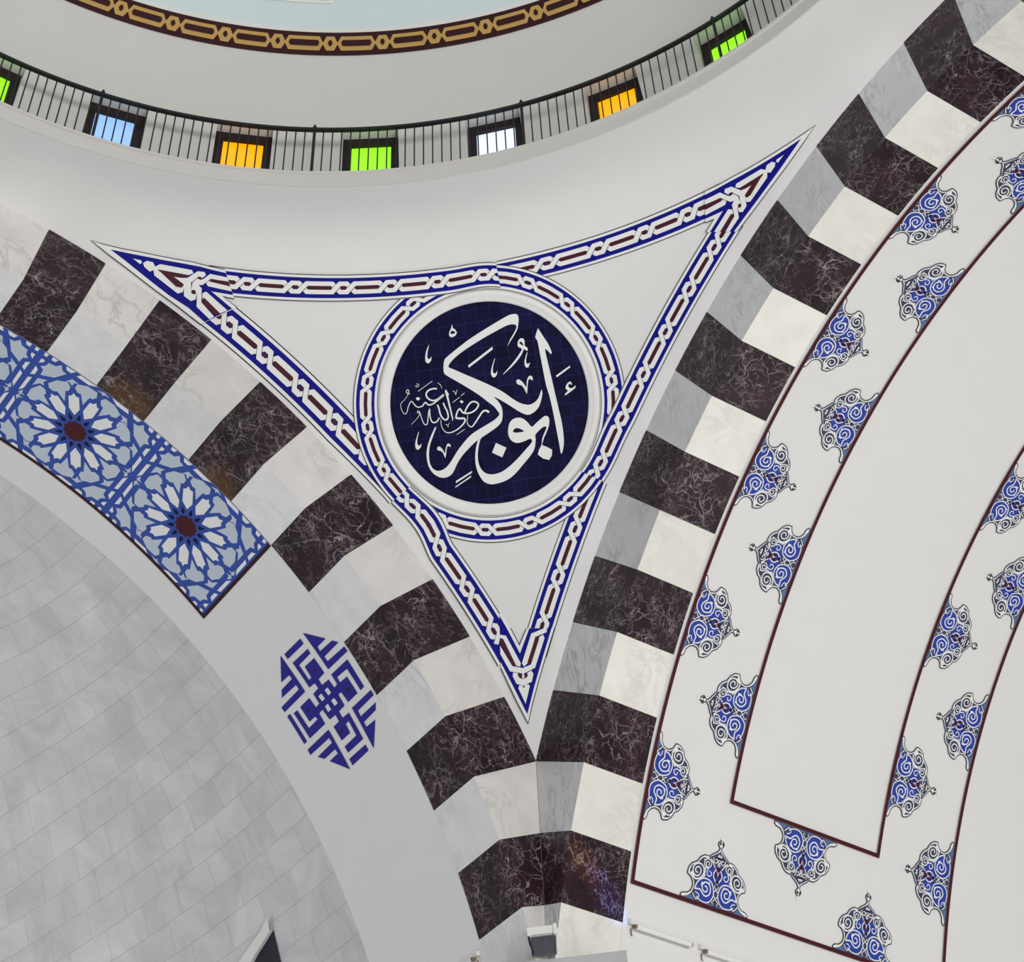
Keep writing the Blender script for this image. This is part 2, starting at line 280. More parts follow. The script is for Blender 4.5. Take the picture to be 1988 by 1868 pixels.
DATA = json.loads('''{"script_strokes":[[[[22,-161],[33,-139],[68,-123],[111,-135],[169,-196],[238,-274],[286,-320],[319,-323],[348,-290],[357,-241],[332,-147]],34,8],[[[376,-109],[338,-49],[279,15],[219,32],[165,2],[162,-43],[221,-99],[299,-124],[373,-117],[411,-91],[437,-43],[484,-85],[517,-169]],24,24],[[[516,-165],[456,-182],[392,-191],[391,-236],[456,-299],[554,-349],[648,-364],[709,-330],[743,-249],[738,-152]],31,8],[[[758,65],[746,3],[734,-88],[701,-150],[662,-172],[626,-137],[629,-55],[653,13],[670,81]],23,23],[[[760,-125],[791,-169],[839,-186],[877,-164],[892,-89],[886,15],[911,-46],[939,-163],[965,-200],[999,-175],[1021,-95],[1036,-16],[1068,-11],[1065,17],[1041,10],[1042,-35],[1092,-92],[1185,-164]],21,7],[[[734,298],[804,306],[873,286],[907,238],[888,178],[827,137],[752,142],[648,200]],24,24],[[[645,191],[754,126],[834,85],[893,83],[937,124],[985,79],[1053,72],[1098,112],[1140,171],[1195,101],[1226,25],[1263,2],[1294,51],[1305,150],[1234,213],[1166,285]],25,6],[[[1171,281],[1193,305],[1193,334],[1170,347],[1157,324],[1168,301],[1146,282]],12,12],[[[1022,300],[788,420]],9,9],[[[711,379],[674,342],[663,290]],10,7],[[[1031,416],[1000,399],[1008,372],[1045,373],[1030,394]],9,9],[[[508,229],[480,211],[469,169],[455,212],[435,237]],10,7],[[[530,64],[417,126]],9,9],[[[396,142],[335,176]],9,9],[[[538,-408],[409,-346]],9,9],[[[681,-234],[652,-250],[648,-279],[635,-240],[615,-221]],9,6]],"glyph":{"letter":[[[-394,757],[-444,848],[-505,921],[-557,995],[-567,1035],[-550,1056],[-502,1068],[-426,1061],[-330,1030],[-136,961],[41,889],[201,819],[327,756],[437,686],[524,597],[456,546],[272,432],[81,318],[-108,196],[-221,115],[-301,42],[-388,-40],[-470,-96],[-477,-101],[-548,-127],[-588,-134],[-649,-121],[-708,-85],[-753,-30],[-798,57],[-803,3],[-776,-82],[-731,-173],[-668,-235],[-599,-269],[-544,-276],[-476,-246],[-395,-186],[-282,-89],[-160,9],[-85,56],[-135,-9],[-170,-81],[-183,-146],[-176,-224],[-156,-301],[-117,-349],[-47,-396],[51,-444],[138,-484],[173,-500],[200,-526],[232,-529],[299,-565],[385,-628],[473,-698],[545,-770],[602,-845],[641,-907],[688,-960],[746,-989],[801,-995],[868,-980],[939,-932],[991,-857],[1018,-770],[1024,-671],[1012,-583],[980,-489],[926,-383],[877,-307],[833,-245],[826,-269],[855,-318],[896,-395],[938,-472],[971,-566],[988,-677],[986,-760],[960,-831],[916,-871],[871,-885],[816,-878],[758,-853],[696,-801],[632,-728],[558,-641],[485,-568],[397,-490],[319,-434],[227,-390],[112,-343],[-11,-293],[-87,-251],[-133,-204],[-115,-164],[-79,-98],[-32,-45],[16,0],[19,4],[112,99],[223,197],[372,317],[477,398],[582,483],[602,531],[592,620],[570,690],[539,727],[421,799],[203,922],[24,1006],[-154,1082],[-331,1154],[-472,1206],[-540,1215],[-597,1205],[-616,1168],[-615,1118],[-599,1055],[-571,977],[-499,881],[-440,816],[-398,761]],[[-811,-328],[-840,-349],[-846,-394],[-830,-471],[-781,-560],[-734,-633],[-707,-691],[-695,-741],[-823,-823],[-756,-962],[-605,-862],[-678,-735],[-699,-654],[-737,-581],[-788,-500],[-775,-479],[-729,-487],[-669,-527],[-609,-579],[-608,-632],[-584,-734],[-546,-808],[-471,-885],[-368,-975],[-264,-1065],[-155,-1137],[-32,-1176],[113,-1189],[191,-1162],[232,-1134],[259,-1096],[294,-1016],[315,-923],[318,-833],[306,-737],[283,-643],[252,-564],[230,-526],[197,-515],[223,-576],[253,-669],[270,-750],[275,-832],[263,-908],[227,-981],[172,-1026],[90,-1047],[21,-1044],[20,-1044],[-54,-1026],[-151,-979],[-251,-914],[-352,-837],[-455,-751],[-549,-668],[-529,-621],[-454,-641],[-380,-654],[-317,-652],[-259,-617],[-227,-559],[-218,-496],[-231,-427],[-256,-360],[-303,-314],[-361,-294],[-423,-299],[-482,-331],[-543,-407],[-576,-456],[-640,-416],[-721,-362],[-779,-331]],[[-881,953],[-949,801],[-994,706],[-1027,580],[-1011,549],[-939,641],[-946,485],[-962,300],[-982,42],[-1010,-302],[-1022,-455],[-1021,-604],[-1010,-734],[-980,-844],[-942,-904],[-938,-794],[-933,-653],[-926,-494],[-916,-262],[-899,-47],[-874,109],[-860,410],[-852,602],[-844,773],[-819,828]],[[-21,-607],[-164,-698],[-83,-827],[57,-738]]],"mark":[[[-1039,226],[-1260,339],[-1266,313],[-1049,199]],[[-1233,113],[-1253,81],[-1242,54],[-1224,82],[-1199,60],[-1201,31],[-1235,11],[-1266,21],[-1299,42],[-1294,10],[-1237,-25],[-1133,-79],[-1133,-54],[-1179,-17],[-1151,16],[-1161,58],[-1197,97]],[[-448,238],[-473,256],[-508,240],[-546,194],[-583,123],[-596,187],[-616,242],[-648,281],[-677,277],[-696,245],[-685,206],[-655,233],[-627,219],[-606,149],[-582,43],[-570,37],[-547,106],[-518,158],[-483,171],[-450,198]],[[-545,767],[-564,816],[-605,843],[-641,834],[-657,794],[-648,729],[-680,695],[-684,665],[-669,645],[-629,677],[-594,620],[-523,542],[-437,467],[-280,362],[-283,376],[-393,466],[-496,561],[-567,638],[-600,685],[-563,713],[-545,738]],[[-675,626],[-641,532],[-633,481],[-651,453],[-685,473],[-685,459],[-655,405],[-622,406],[-605,442],[-610,500],[-634,562],[-666,627]],[[229,565],[-169,785],[-172,746],[221,531]],[[-184,605],[-140,501],[-126,430],[-137,394],[-166,395],[-191,424],[-174,365],[-137,334],[-106,347],[-92,394],[-105,457],[-142,542],[-176,606]],[[763,958],[803,849],[817,777],[797,741],[750,775],[766,720],[800,688],[825,686],[851,716],[849,774],[828,853],[793,922]],[[381,1202],[376,1147],[343,1117],[324,1073],[346,1035],[391,1013],[432,1019],[448,1051],[437,1099],[406,1143]],[[640,-1064],[385,-955],[393,-984],[647,-1097]],[[663,-1143],[406,-1019],[414,-1044],[661,-1159]],[[853,-560],[830,-537],[801,-549],[769,-595],[745,-651],[731,-593],[706,-536],[679,-514],[648,-537],[652,-570],[685,-551],[707,-574],[724,-639],[746,-711],[755,-710],[769,-655],[794,-614],[831,-597],[852,-579]],[[1082,-276],[1123,-379],[1136,-450],[1120,-484],[1090,-477],[1068,-456],[1091,-513],[1137,-546],[1166,-518],[1169,-461],[1150,-399],[1104,-301]]],"hole":[[[-292,-480],[-320,-449],[-361,-442],[-408,-462],[-452,-497],[-428,-507],[-374,-506],[-321,-502]],[[-573,778],[-598,796],[-620,770],[-629,732],[-599,751]],[[420,1088],[390,1108],[348,1077],[384,1061],[417,1066]]],"dot":[[[428,61],[399,80],[367,52],[394,28]],[[1066,209],[1033,220],[1003,195],[1028,166],[1059,179]],[[606,271],[567,184],[584,178],[554,-171],[568,-206],[612,162],[626,237]]]},"corner_top":{"white":[[[-4811,2760],[-4715,2668],[-4689,2688],[-4706,2718]],[[-4633,2701],[-4681,2676],[-4661,2624],[-4592,2553],[-4547,2566],[-4532,2495],[-4245,2212],[-4192,2214],[-4179,2283],[-4499,2560],[-4130,2431],[-4070,2452],[-4087,2499],[-4466,2632],[-4527,2608],[-4554,2669]],[[-4297,2437],[-4185,2319],[-4182,2162],[-4115,2089],[-4062,2096],[-4052,2172],[-4082,2153],[-4111,2177],[-4103,2323],[-4036,2371],[-4007,2398],[-3956,2371],[-3904,2412],[-3920,2460],[-4016,2476],[-4140,2395],[-4208,2406]],[[-3613,2365],[-3843,2426],[-3953,2351],[-4027,2368],[-4086,2322],[-4109,2214],[-4050,2164],[-4047,2016],[-3884,1850],[-3825,1860],[-3988,2052],[-3981,2219],[-4019,2270],[-3964,2264],[-3838,2346],[-3602,2297]],[[-3859,2320],[-3913,2288],[-3888,2238],[-3578,2145],[-3590,2221],[-3839,2299]],[[-3917,2167],[-3974,2154],[-3978,2087],[-3758,1872],[-3663,1888]]],"red":[[[-4491,2566],[-4265,2303],[-4202,2274],[-4184,2311],[-4297,2437],[-4141,2399],[-4121,2428]],[[-3972,2389],[-4015,2396],[-4024,2373],[-3981,2344],[-3958,2358]],[[-4071,2209],[-4109,2214],[-4096,2163],[-4058,2162]],[[-3854,2338],[-3858,2312],[-3591,2230],[-3601,2289],[-3830,2348]],[[-3946,2093],[-3986,2086],[-3967,2031],[-3805,1864],[-3750,1873]]],"ground":[[[-3632,2486],[-3854,2543],[-4077,2615],[-4297,2681],[-4516,2756],[-4734,2835],[-4951,2917],[-5167,3005],[-5305,3066],[-5102,2861],[-4909,2674],[-4715,2493],[-4521,2316],[-4274,2086],[-3994,1831],[-3547,1908],[-3692,2069],[-3562,2041]]],"blue":[[[-3623,2432],[-3801,2483],[-3980,2541],[-4201,2606],[-4420,2677],[-4638,2753],[-4856,2834],[-5082,2927],[-4927,2775],[-4731,2580],[-4535,2395],[-4338,2209],[-4139,2025],[-3943,1840],[-3606,1898],[-3841,2160],[-3570,2095]]],"line":[[[-3632,2486],[-3854,2543],[-4077,2615],[-4297,2681],[-4516,2756],[-4734,2835],[-4951,2917],[-5167,3005],[-5305,3066],[-5102,2861],[-4909,2674],[-4715,2493],[-4521,2316],[-4274,2086],[-3994,1831]],[[-3547,1908],[-3692,2069],[-3562,2041]]]},"corner_left":{"white":[[[4838,2791],[4749,2695],[4715,2719],[4728,2750]],[[4650,2735],[4708,2705],[4697,2648],[4633,2571],[4580,2589],[4578,2509],[4294,2207],[4222,2218],[4193,2298],[4525,2584],[4104,2456],[4031,2476],[4045,2525],[4473,2665],[4548,2636],[4567,2702]],[[4312,2458],[4194,2336],[4211,2158],[4125,2074],[4056,2090],[4025,2189],[4065,2164],[4102,2188],[4084,2346],[4000,2393],[3967,2418],[3916,2390],[3860,2428],[3872,2475],[3969,2498],[4123,2419],[4208,2428]],[[3565,2356],[3798,2437],[3913,2370],[3991,2390],[4063,2346],[4097,2232],[4025,2179],[4058,1981],[3901,1776],[3830,1806],[3982,2039],[3947,2242],[3985,2294],[3928,2288],[3800,2362],[3555,2292]],[[3823,2339],[3877,2310],[3856,2261],[3530,2141],[3543,2218],[3804,2318]],[[3891,2186],[3947,2170],[3963,2087],[3748,1838],[3631,1873]]],"red":[[[4516,2591],[4302,2311],[4226,2285],[4194,2328],[4312,2458],[4123,2423],[4094,2453]],[[3931,2408],[3976,2417],[3987,2395],[3943,2365],[3919,2378]],[[4045,2231],[4097,2232],[4083,2174],[4035,2177]],[[3816,2355],[3822,2331],[3545,2226],[3554,2284],[3792,2363]],[[3930,2097],[3972,2084],[3964,2013],[3806,1816],[3739,1842]]],"ground":[[[3579,2473],[3799,2552],[4024,2643],[4268,2719],[4507,2798],[4739,2878],[4970,2951],[5204,3042],[5355,3113],[5152,2879],[4966,2687],[4786,2494],[4604,2301],[4344,2046],[4037,1719],[3487,1900],[3666,2087],[3508,2029]]],"blue":[[[3573,2421],[3752,2488],[3927,2561],[4167,2639],[4412,2715],[4646,2793],[4876,2869],[5117,2953],[4967,2797],[4785,2594],[4603,2394],[4411,2192],[4173,1982],[3974,1744],[3560,1889],[3820,2181],[3519,2087]]],"line":[[[3579,2473],[3799,2552],[4024,2643],[4268,2719],[4507,2798],[4739,2878],[4970,2951],[5204,3042],[5355,3113],[5152,2879],[4966,2687],[4786,2494],[4604,2301],[4344,2046],[4037,1719]],[[3487,1900],[3666,2087],[3508,2029]]]},"corner_bottom":{"white":[[[271,-3270],[187,-3295],[21,-3682],[33,-3727],[90,-3707],[231,-3335],[276,-3313]],[[286,-3413],[145,-3705],[-1,-3750],[-119,-3717],[-269,-3379],[-339,-3346],[-356,-3396],[-173,-3767],[-39,-3814],[-8,-3820],[-11,-3889],[29,-3880],[15,-3824],[50,-3808],[185,-3771],[296,-3528]],[[-175,-3313],[-411,-3254],[-396,-3323],[-225,-3366],[-76,-3696],[-18,-3735],[5,-3684]],[[143,-3789],[79,-3807],[73,-3848],[37,-3889],[-14,-3894],[-54,-3867],[-52,-3823],[-116,-3796],[-140,-3843],[-105,-3943],[7,-3977],[110,-3947],[156,-3841]],[[75,-3963],[18,-3975],[-50,-3967],[-70,-3992],[16,-4215],[96,-4003]]],"red":[[[278,-3338],[240,-3344],[90,-3707],[114,-3718],[145,-3698],[282,-3370]],[[-234,-3360],[-280,-3365],[-272,-3408],[-128,-3703],[-92,-3717],[-73,-3688]],[[82,-3832],[57,-3810],[31,-3833],[32,-3872],[58,-3879]],[[-17,-3840],[-46,-3815],[-61,-3846],[-30,-3882],[-6,-3867]],[[26,-3981],[3,-3981],[7,-4006],[25,-4000]]],"ground":[[[310,-3710],[142,-4160],[11,-4466],[-68,-4255],[-203,-3938],[-357,-3608],[-515,-3280],[-113,-3236],[12,-3442],[108,-3201],[236,-2935]]],"blue":[[[304,-3628],[158,-3982],[10,-4346],[-136,-3994],[-299,-3638],[-471,-3275],[-155,-3242],[18,-3555],[166,-3192],[247,-3015]]],"line":[[[310,-3710],[142,-4160],[11,-4466],[-68,-4255],[-203,-3938],[-357,-3608],[-515,-3280]],[[-113,-3236],[12,-3442],[108,-3201]]]},"kufic":{"blue":[[[1529,8136],[1218,7846],[1443,7846],[1454,7774],[1134,7762],[1046,7679],[1441,7675],[1440,7596],[999,7580],[994,7500],[1513,7504]],[[1639,8107],[1639,8020],[2088,8024],[2087,8112]],[[2169,8138],[2157,7509],[2750,7504],[2755,7589],[2242,7598],[2240,7673],[2639,7683],[2550,7770],[2244,7779],[2245,7844],[2471,7852]],[[1631,7926],[1639,7851],[1966,7846],[1961,7590],[1893,7593],[1884,7771],[1629,7766],[1619,7509],[1792,7500],[1791,7407],[1619,7399],[1607,7254],[1520,7263],[1518,7423],[1087,7417],[1086,6974],[1180,6967],[1189,7325],[1451,7336],[1452,7253],[1274,7246],[1264,6970],[1516,6968],[1533,7140],[1611,7147],[1615,6970],[1774,6963],[1775,6861],[1613,6854],[1615,6441],[2019,6441],[2023,6540],[1705,6544],[1698,6766],[1780,6768],[1791,6631],[2016,6631],[2025,6858],[1876,6859],[1868,6960],[2022,6970],[2046,7145],[2144,7140],[2148,6972],[2576,6970],[2599,7400],[2505,7398],[2487,7089],[2233,7095],[2253,7148],[2404,7149],[2416,7399],[2156,7402],[2138,7235],[2039,7243],[2038,7405],[1891,7410],[1895,7499],[2037,7508],[2047,7936]],[[2674,7434],[2661,6966],[2738,6966],[2752,7433]],[[2147,6878],[2141,6247],[2441,6534],[2213,6534],[2225,6605],[2514,6607],[2618,6696],[2216,6705],[2218,6783],[2737,6788],[2736,6874]],[[1630,6362],[1627,6269],[2059,6264],[2060,6364]],[[1512,6872],[1004,6874],[1005,6793],[1431,6784],[1440,6699],[1040,6699],[1120,6619],[1443,6608],[1441,6534],[1217,6526],[1518,6240]]],"white":[[[1794,7328],[1717,7326],[1709,7234],[1789,7235]],[[1972,7325],[1889,7326],[1883,7235],[1960,7236]],[[1792,7153],[1713,7151],[1704,7061],[1788,7061]],[[1964,7152],[1885,7155],[1883,7062],[1965,7062]]],"dot":[[1756,7629],[1407,7105],[2300,7279],[1918,6734]]},"girih":{"star":[[[31,909],[52,963],[118,981],[41,1021],[0,991],[-47,980],[20,970]],[[411,771],[403,839],[300,910],[472,907],[540,774],[471,806]],[[295,910],[400,844],[391,779],[471,819],[533,786],[458,919]],[[822,377],[782,436],[712,437],[753,503],[713,557],[831,492]],[[940,-103],[934,-22],[896,3],[932,22],[926,112],[977,0]],[[799,552],[760,446],[804,446],[849,392],[857,522]]],"long":[[[153,987],[70,1038],[389,1036],[428,981]],[[72,1039],[170,989],[415,984],[385,1044]],[[503,976],[463,1032],[663,1034],[616,976]],[[479,1038],[500,986],[616,983],[666,1042]]],"big":[[[849,602],[656,715],[552,903],[664,913],[703,976],[767,916],[843,904],[863,794],[944,736],[861,681]],[[548,905],[675,703],[835,603],[849,688],[931,755],[851,829],[836,921],[768,929],[719,983],[633,920]]],"edge":[[[920,839],[918,902],[985,905],[997,806]],[[917,980],[920,1033],[987,1035],[990,972]],[[919,1045],[914,987],[991,992],[993,1047]],[[797,974],[740,1028],[845,1030],[845,970]],[[761,1041],[802,984],[847,984],[848,1050]],[[986,129],[916,246],[920,468],[998,417]],[[984,511],[913,559],[911,637],[979,676]],[[973,921],[906,903],[911,851],[976,820]],[[979,692],[914,639],[905,568],[969,536]],[[952,474],[926,360],[931,245],[1010,150],[1025,218],[1010,444]],[[916,476],[884,333],[905,215],[974,153]]]},"palm":{"outer":[[-571,0],[-573,37],[-537,66],[-466,78],[-415,116],[-391,170],[-399,228],[-432,271],[-495,300],[-499,338],[-483,400],[-439,454],[-357,500],[-319,559],[-261,600],[-213,611],[-167,606],[-136,637],[-47,695],[-18,736],[-39,762],[-56,782],[-49,812],[-17,842],[7,867],[19,890]],"gray":[[-559,1],[-444,43],[-395,88],[-361,160],[-367,231],[-405,281],[-456,319],[-456,365],[-433,422],[-382,457],[-327,489],[-298,534],[-255,566],[-181,570],[-146,601],[-57,658],[-5,690],[13,707]],"strip":[[-559,1],[-451,34],[-392,71],[-343,12],[-268,1],[-163,6],[-85,29],[-26,17],[-12,2]],"heart":[[-122,275],[-180,327],[-220,395],[-203,461],[-126,493],[-73,476],[-39,516]],"disc":[[-350,139],[-333,215],[-286,275],[-218,311],[-136,308],[-82,279],[-54,232],[-37,176],[-41,121],[-88,49],[-157,20],[-256,31],[-326,67]],"strokes":[[[[-350,139],[-333,215],[-286,275],[-218,311],[-136,308],[-82,279],[-54,232],[-37,176],[-41,121],[-88,49],[-157,20],[-256,31],[-310,65]],18.0],[[[-335,151],[-267,160],[-226,128],[-185,100],[-137,106],[-95,155],[-102,226],[-137,265],[-194,266],[-236,222],[-218,160],[-168,149],[-144,179],[-162,217],[-194,214]],19.1],[[[-420,320],[-375,271],[-304,286],[-247,340],[-235,410],[-277,466],[-359,463],[-414,406],[-402,336],[-348,308],[-297,339],[-286,397],[-328,428],[-372,398],[-365,358],[-328,355]],20.2],[[[-224,346],[-214,433],[-240,488],[-233,538],[-180,564],[-130,541],[-126,493],[-161,459],[-205,472],[-212,513],[-174,529],[-157,503],[-173,481]],15.7],[[[-231,435],[-168,451],[-184,399],[-160,356],[-120,361],[-106,401],[-145,415]],15.7],[[[-141,575],[-91,527],[-56,474]],16.9],[[[-3,305],[-60,352],[-67,417],[-17,485],[22,525]],18.0],[[[40,317],[-33,261],[-2,215],[44,160],[-12,92],[-51,52],[-27,28]],12.4],[[[21,531],[-19,564],[9,620]],13.5],[[[-104,603],[-87,552],[-44,545],[-35,584],[-76,585]],13.5],[[[-379,90],[-339,46],[-305,30],[-271,75],[-299,104],[-341,111]],14.6],[[[-304,286],[-223,340],[-200,352]],22.5],[[[-9,389],[20,439],[43,476]],10.1]],"leaf":[[[-251,263],[-258,204],[-200,249]],[[-119,282],[-169,263],[-100,239]],[[-464,314],[-426,354],[-369,284],[-350,268],[-409,280]],[[13,664],[-3,617],[44,629]],[[-259,547],[-245,511],[-217,542]]],"red":[[[8,511],[41,476],[20,436],[-12,465]],[[-32,435],[-6,411],[-27,372],[-14,333],[-53,384]]],"black":[[[7,335],[32,318],[9,288],[-14,309]],[[-26,294],[-12,279],[-21,259],[-35,273]],[[8,626],[31,613],[14,591],[-9,603]],[[18,823],[39,800],[27,776],[7,794]]]},"cam":{"C":[-1.2851341647597718,-1.7055792776512675,-0.7787713371185624],"R":[[0.8304662731496728,-0.5566108873049447,-0.022585156508097],[0.4300559767872927,0.6663610676280105,-0.6091098294882343],[0.3540870316608908,0.496132288490943,0.7927642312354406]],"f":3335.2151871748047,"cx":-78.20024494574515,"cy":-714.471292075636}}''')
U = lambda a: [(x * 1e-4, y * 1e-4) for x, y in a]
# ================================================================== THE SETTING
def prof(r):                                  # pendentive profile: sphere, then a cove up to the cornice
    r1 = 1.012; z1 = sqrt(RS * RS - r1 * r1)
    if r >= r1: return sqrt(max(0, RS * RS - r * r))
    r0, z0 = .8728, 1.1526; t = (r - r0) / (r1 - r0); d = r1 - r0; m0, m1 = .12 * d, -.9 * d
    return z0 * (2 * t ** 3 - 3 * t * t + 1) + m0 * (t ** 3 - 2 * t * t + t) + z1 * (-2 * t ** 3 + 3 * t * t) + m1 * (t ** 3 - t * t)
def pend(az, k):
    rm = min(1 / max(1e-6, abs(cos(az))), 1 / max(1e-6, abs(sin(az))))
    r = .8728 + (rm - .8728) * k; z = prof(r)
    if r > 1.3968: z = max(z, .5405)
    return W(-1 + r * cos(az), -1 + r * sin(az), z)
mb = MB(); mb.grid(lin(math.radians(-22), math.radians(112), 269), [i / 60 for i in range(61)], pend, M['plaster'])
tag(mb.obj('pendentive', smooth=True), 'white plastered pendentive curving between the two striped arches and the dome gallery', 'pendentive', kind='structure')
AZF = lin(0, 2 * PI, 361)
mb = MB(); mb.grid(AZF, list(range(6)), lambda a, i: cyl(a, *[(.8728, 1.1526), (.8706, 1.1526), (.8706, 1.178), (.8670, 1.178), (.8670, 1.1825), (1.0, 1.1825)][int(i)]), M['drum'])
tag(mb.obj('trim_1'), 'pale plaster cornice ring under the gallery railing', 'cornice', kind='structure')
WIN = [(89.35, 'green'), (77.53, 'blue'), (65.58, 'yellow'), (53.63, 'green'), (41.84, 'white'), (30.08, 'yellow'), (18.62, 'green')]
HW = math.radians(2.66); WH = 1.401
azs = set(round(a, 6) for a in AZF)
for c_, _ in WIN: azs |= {round(math.radians(c_) - HW, 6), round(math.radians(c_) + HW, 6)}
azs = sorted(azs); zs = [1.1825, 1.25, 1.33, WH, 1.45, 1.49, 1.53, 1.545, 1.56, 1.5685]
def hole(i, j):
    m = (azs[i] + azs[i + 1]) / 2
    return j < 3 and any(abs(m - math.radians(c_)) < HW for c_, _ in WIN)
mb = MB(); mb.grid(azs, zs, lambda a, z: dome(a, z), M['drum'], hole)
for c_, _ in WIN:
    a0, a1 = math.radians(c_) - HW, math.radians(c_) + HW
    rw = lambda z: sqrt(1 - (z - DZ) ** 2)
    for a in (a0, a1): mb.grid([0, 1], zs[:4], lambda k, z: cyl(a, rw(z) + (1.012 - rw(z)) * k, z), M['drum'])
    mb.grid(lin(a0, a1, 4), [0, 1], lambda a, k: cyl(a, rw(WH) + (1.012 - rw(WH)) * k, WH), M['drum'])
tag(mb.obj('wall_drum'), 'greyish plaster drum wall with small coloured windows behind the gallery railing', 'wall', kind='structure')
mb = MB(); mb.grid(AZF, lin(1.5685, 1.577, 2), lambda a, z: dome(a, z), M['plaster'])
mb.grid(AZF, [1.577 + .533 * sin(PI / 2 * i / 20) for i in range(21)], lambda a, z: dome(a, min(z, 2.1099)), M['blue_dome'])
tag(mb.obj('ceiling', smooth=True), 'pale blue dome ceiling above the gold chain border', 'dome', kind='structure')
THS = lin(-.35, 2.25, 131)
mb = MB(); mb.grid(THS, lin(DV + .0005, 1.15, 12), lambda t, x: soff_r(x, t * RI), M['plaster'])
tag(mb.obj('ceiling_right', smooth=True), 'broad white plaster soffit of the right arch painted with palmettes', 'vault', kind='structure')
yfar = lambda t: .314 + .042 * min(max(t, 0), 1.15)
mb = MB(); mb.grid(THS, lin(0, 1, 8), lambda t, k: soff_l(DV + .0005 + (yfar(t) - DV - .0005) * k, t * RI), M['plaster'])
tag(mb.obj('ceiling_left', smooth=True), 'white plaster soffit of the left arch beside the grey tiled apse', 'vault', kind='structure')
def ap(l, k):
    f0 = math.asin(max(-1, min(1, (yfar(l) - .34) / (AY * max(.05, cos(l)))))); f = f0 + (PI - f0) * k
    return f, l
LAM = lin(-.3, 1.5, 91); KS = [i / 120 for i in range(121)]
mb = MB(); mb.grid(LAM, KS, lambda l, k: apse(*ap(l, k)), M['apse'], uvf=lambda l, k: (ap(l, k)[0] + 5, l + .185 * max(0, min(1, (1.1 - l) / .4)) * min(.9, max(0, ap(l, k)[0])) ** 2 + .0035 + 2 * .0437 * 20))
tag(mb.obj('wall_apse', smooth=True), 'half dome clad in grey veined marble tiles in courses', 'wall', kind='structure')
# pier block under the corner
mb = MB(); pl = [(.062, -.0795), (.075, .02), (.02, .075), (-.0795, .062)]; zt = .2635
top = [W(x, y, zt) for x, y in pl]; bot = [W(x, y, -ZO / S) for x, y in pl]
mb.add(top + bot, [(0, 1, 2, 3), (7, 6, 5, 4)] + [(i, (i + 1) % 4, 4 + (i + 1) % 4, 4 + i) for i in range(4)], M['grey_marble'])
tag(mb.obj('pier'), 'grey marble pier head at the foot of the corner', 'pier', kind='structure')
mb = MB(); mb.add([Vector((-60, -60, 0)), Vector((60, -60, 0)), Vector((60, 60, 0)), Vector((-60, 60, 0))], [(0, 1, 2, 3)], M['floor'])
FLOOR = mb.obj('floor'); tag(FLOOR, 'pale prayer hall floor below the dome', 'floor', kind='structure')
# drum windows
def window(n, az, col, label):
    a = math.radians(az); rf = .981; f = math.radians(2.66); p = math.radians(1.87); zb = 1.183
    w = thing('window_%d' % n, label, 'window', cyl(a, rf, zb)); w['kind'] = 'structure'
    def slab(mb, a0, a1, z0, z1, r0, r1, mat):
        V = [cyl(x, r, z) for x in (a0, a1) for r in (r0, r1) for z in (z0, z1)]
        mb.add(V, [(0, 1, 3, 2), (4, 6, 7, 5), (0, 4, 5, 1), (2, 3, 7, 6), (0, 2, 6, 4), (1, 5, 7, 3)], mat)
    mb = MB(); slab(mb, a - f, a - p, zb, WH, rf, rf + .012, M['frame']); slab(mb, a + p, a + f, zb, WH, rf, rf + .012, M['frame'])
    slab(mb, a - p, a + p, 1.3855, WH, rf, rf + .012, M['frame']); slab(mb, a - p, a + p, zb, zb + .012, rf, rf + .012, M['frame'])
    mb.obj('frame', w)
    mb = MB(); slab(mb, a - p, a + p, zb + .012, 1.3855, rf + .007, rf + .009, GL[col]); mb.obj('pane', w)
WL = ['green glass drum window cut by the photo edge, first at the left', 'pale blue glass drum window with dark frame behind the railing',
      'amber glass drum window between the pale blue and the middle green one', 'green glass drum window in the middle, between amber and white panes',
      'white glass drum window with dark frame right of the middle green one', 'amber glass drum window at the right, between white and green panes',
      'yellow green drum window crossed by a railing post, far right']
for i, ((az, col), lb) in enumerate(zip(WIN, WL)): window(i + 1, az, col, lb)
# window in the apse
def U_(pts): return pts
left_out = [(.153, .525), (.172, .514), (.202, .503), (.226, .494), (.253, .482), (.30, .450), (.335, .40), (.35, .33), (.35, .22)]
left_in = [(.157, .506), (.178, .497), (.200, .488), (.229, .472), (.268, .440), (.305, .385), (.32, .32), (.32, .22)]
right_in = [(.160, .22), (.161, .33), (.161, .40), (.161, .454), (.159, .485)]
w = thing('window_8', 'dark arched window with pale marble surround in the tiled apse', 'window', apse(.2, .4)); w['kind'] = 'structure'
mb = MB(); mb.poly(left_in + right_in, apse, .012, M['dark_glass'], .02); mb.obj('pane', w)
mb = MB(); band = left_out + left_in[::-1]; mb.poly(band, apse, .075, M['white_metal'], .02)
for A in (left_out, left_in): mb.grid(list(range(len(A))), [0, 1], lambda i, k: apse(*A[int(i)], .075 * k), M['white_metal'])
mb.obj('surround', w)
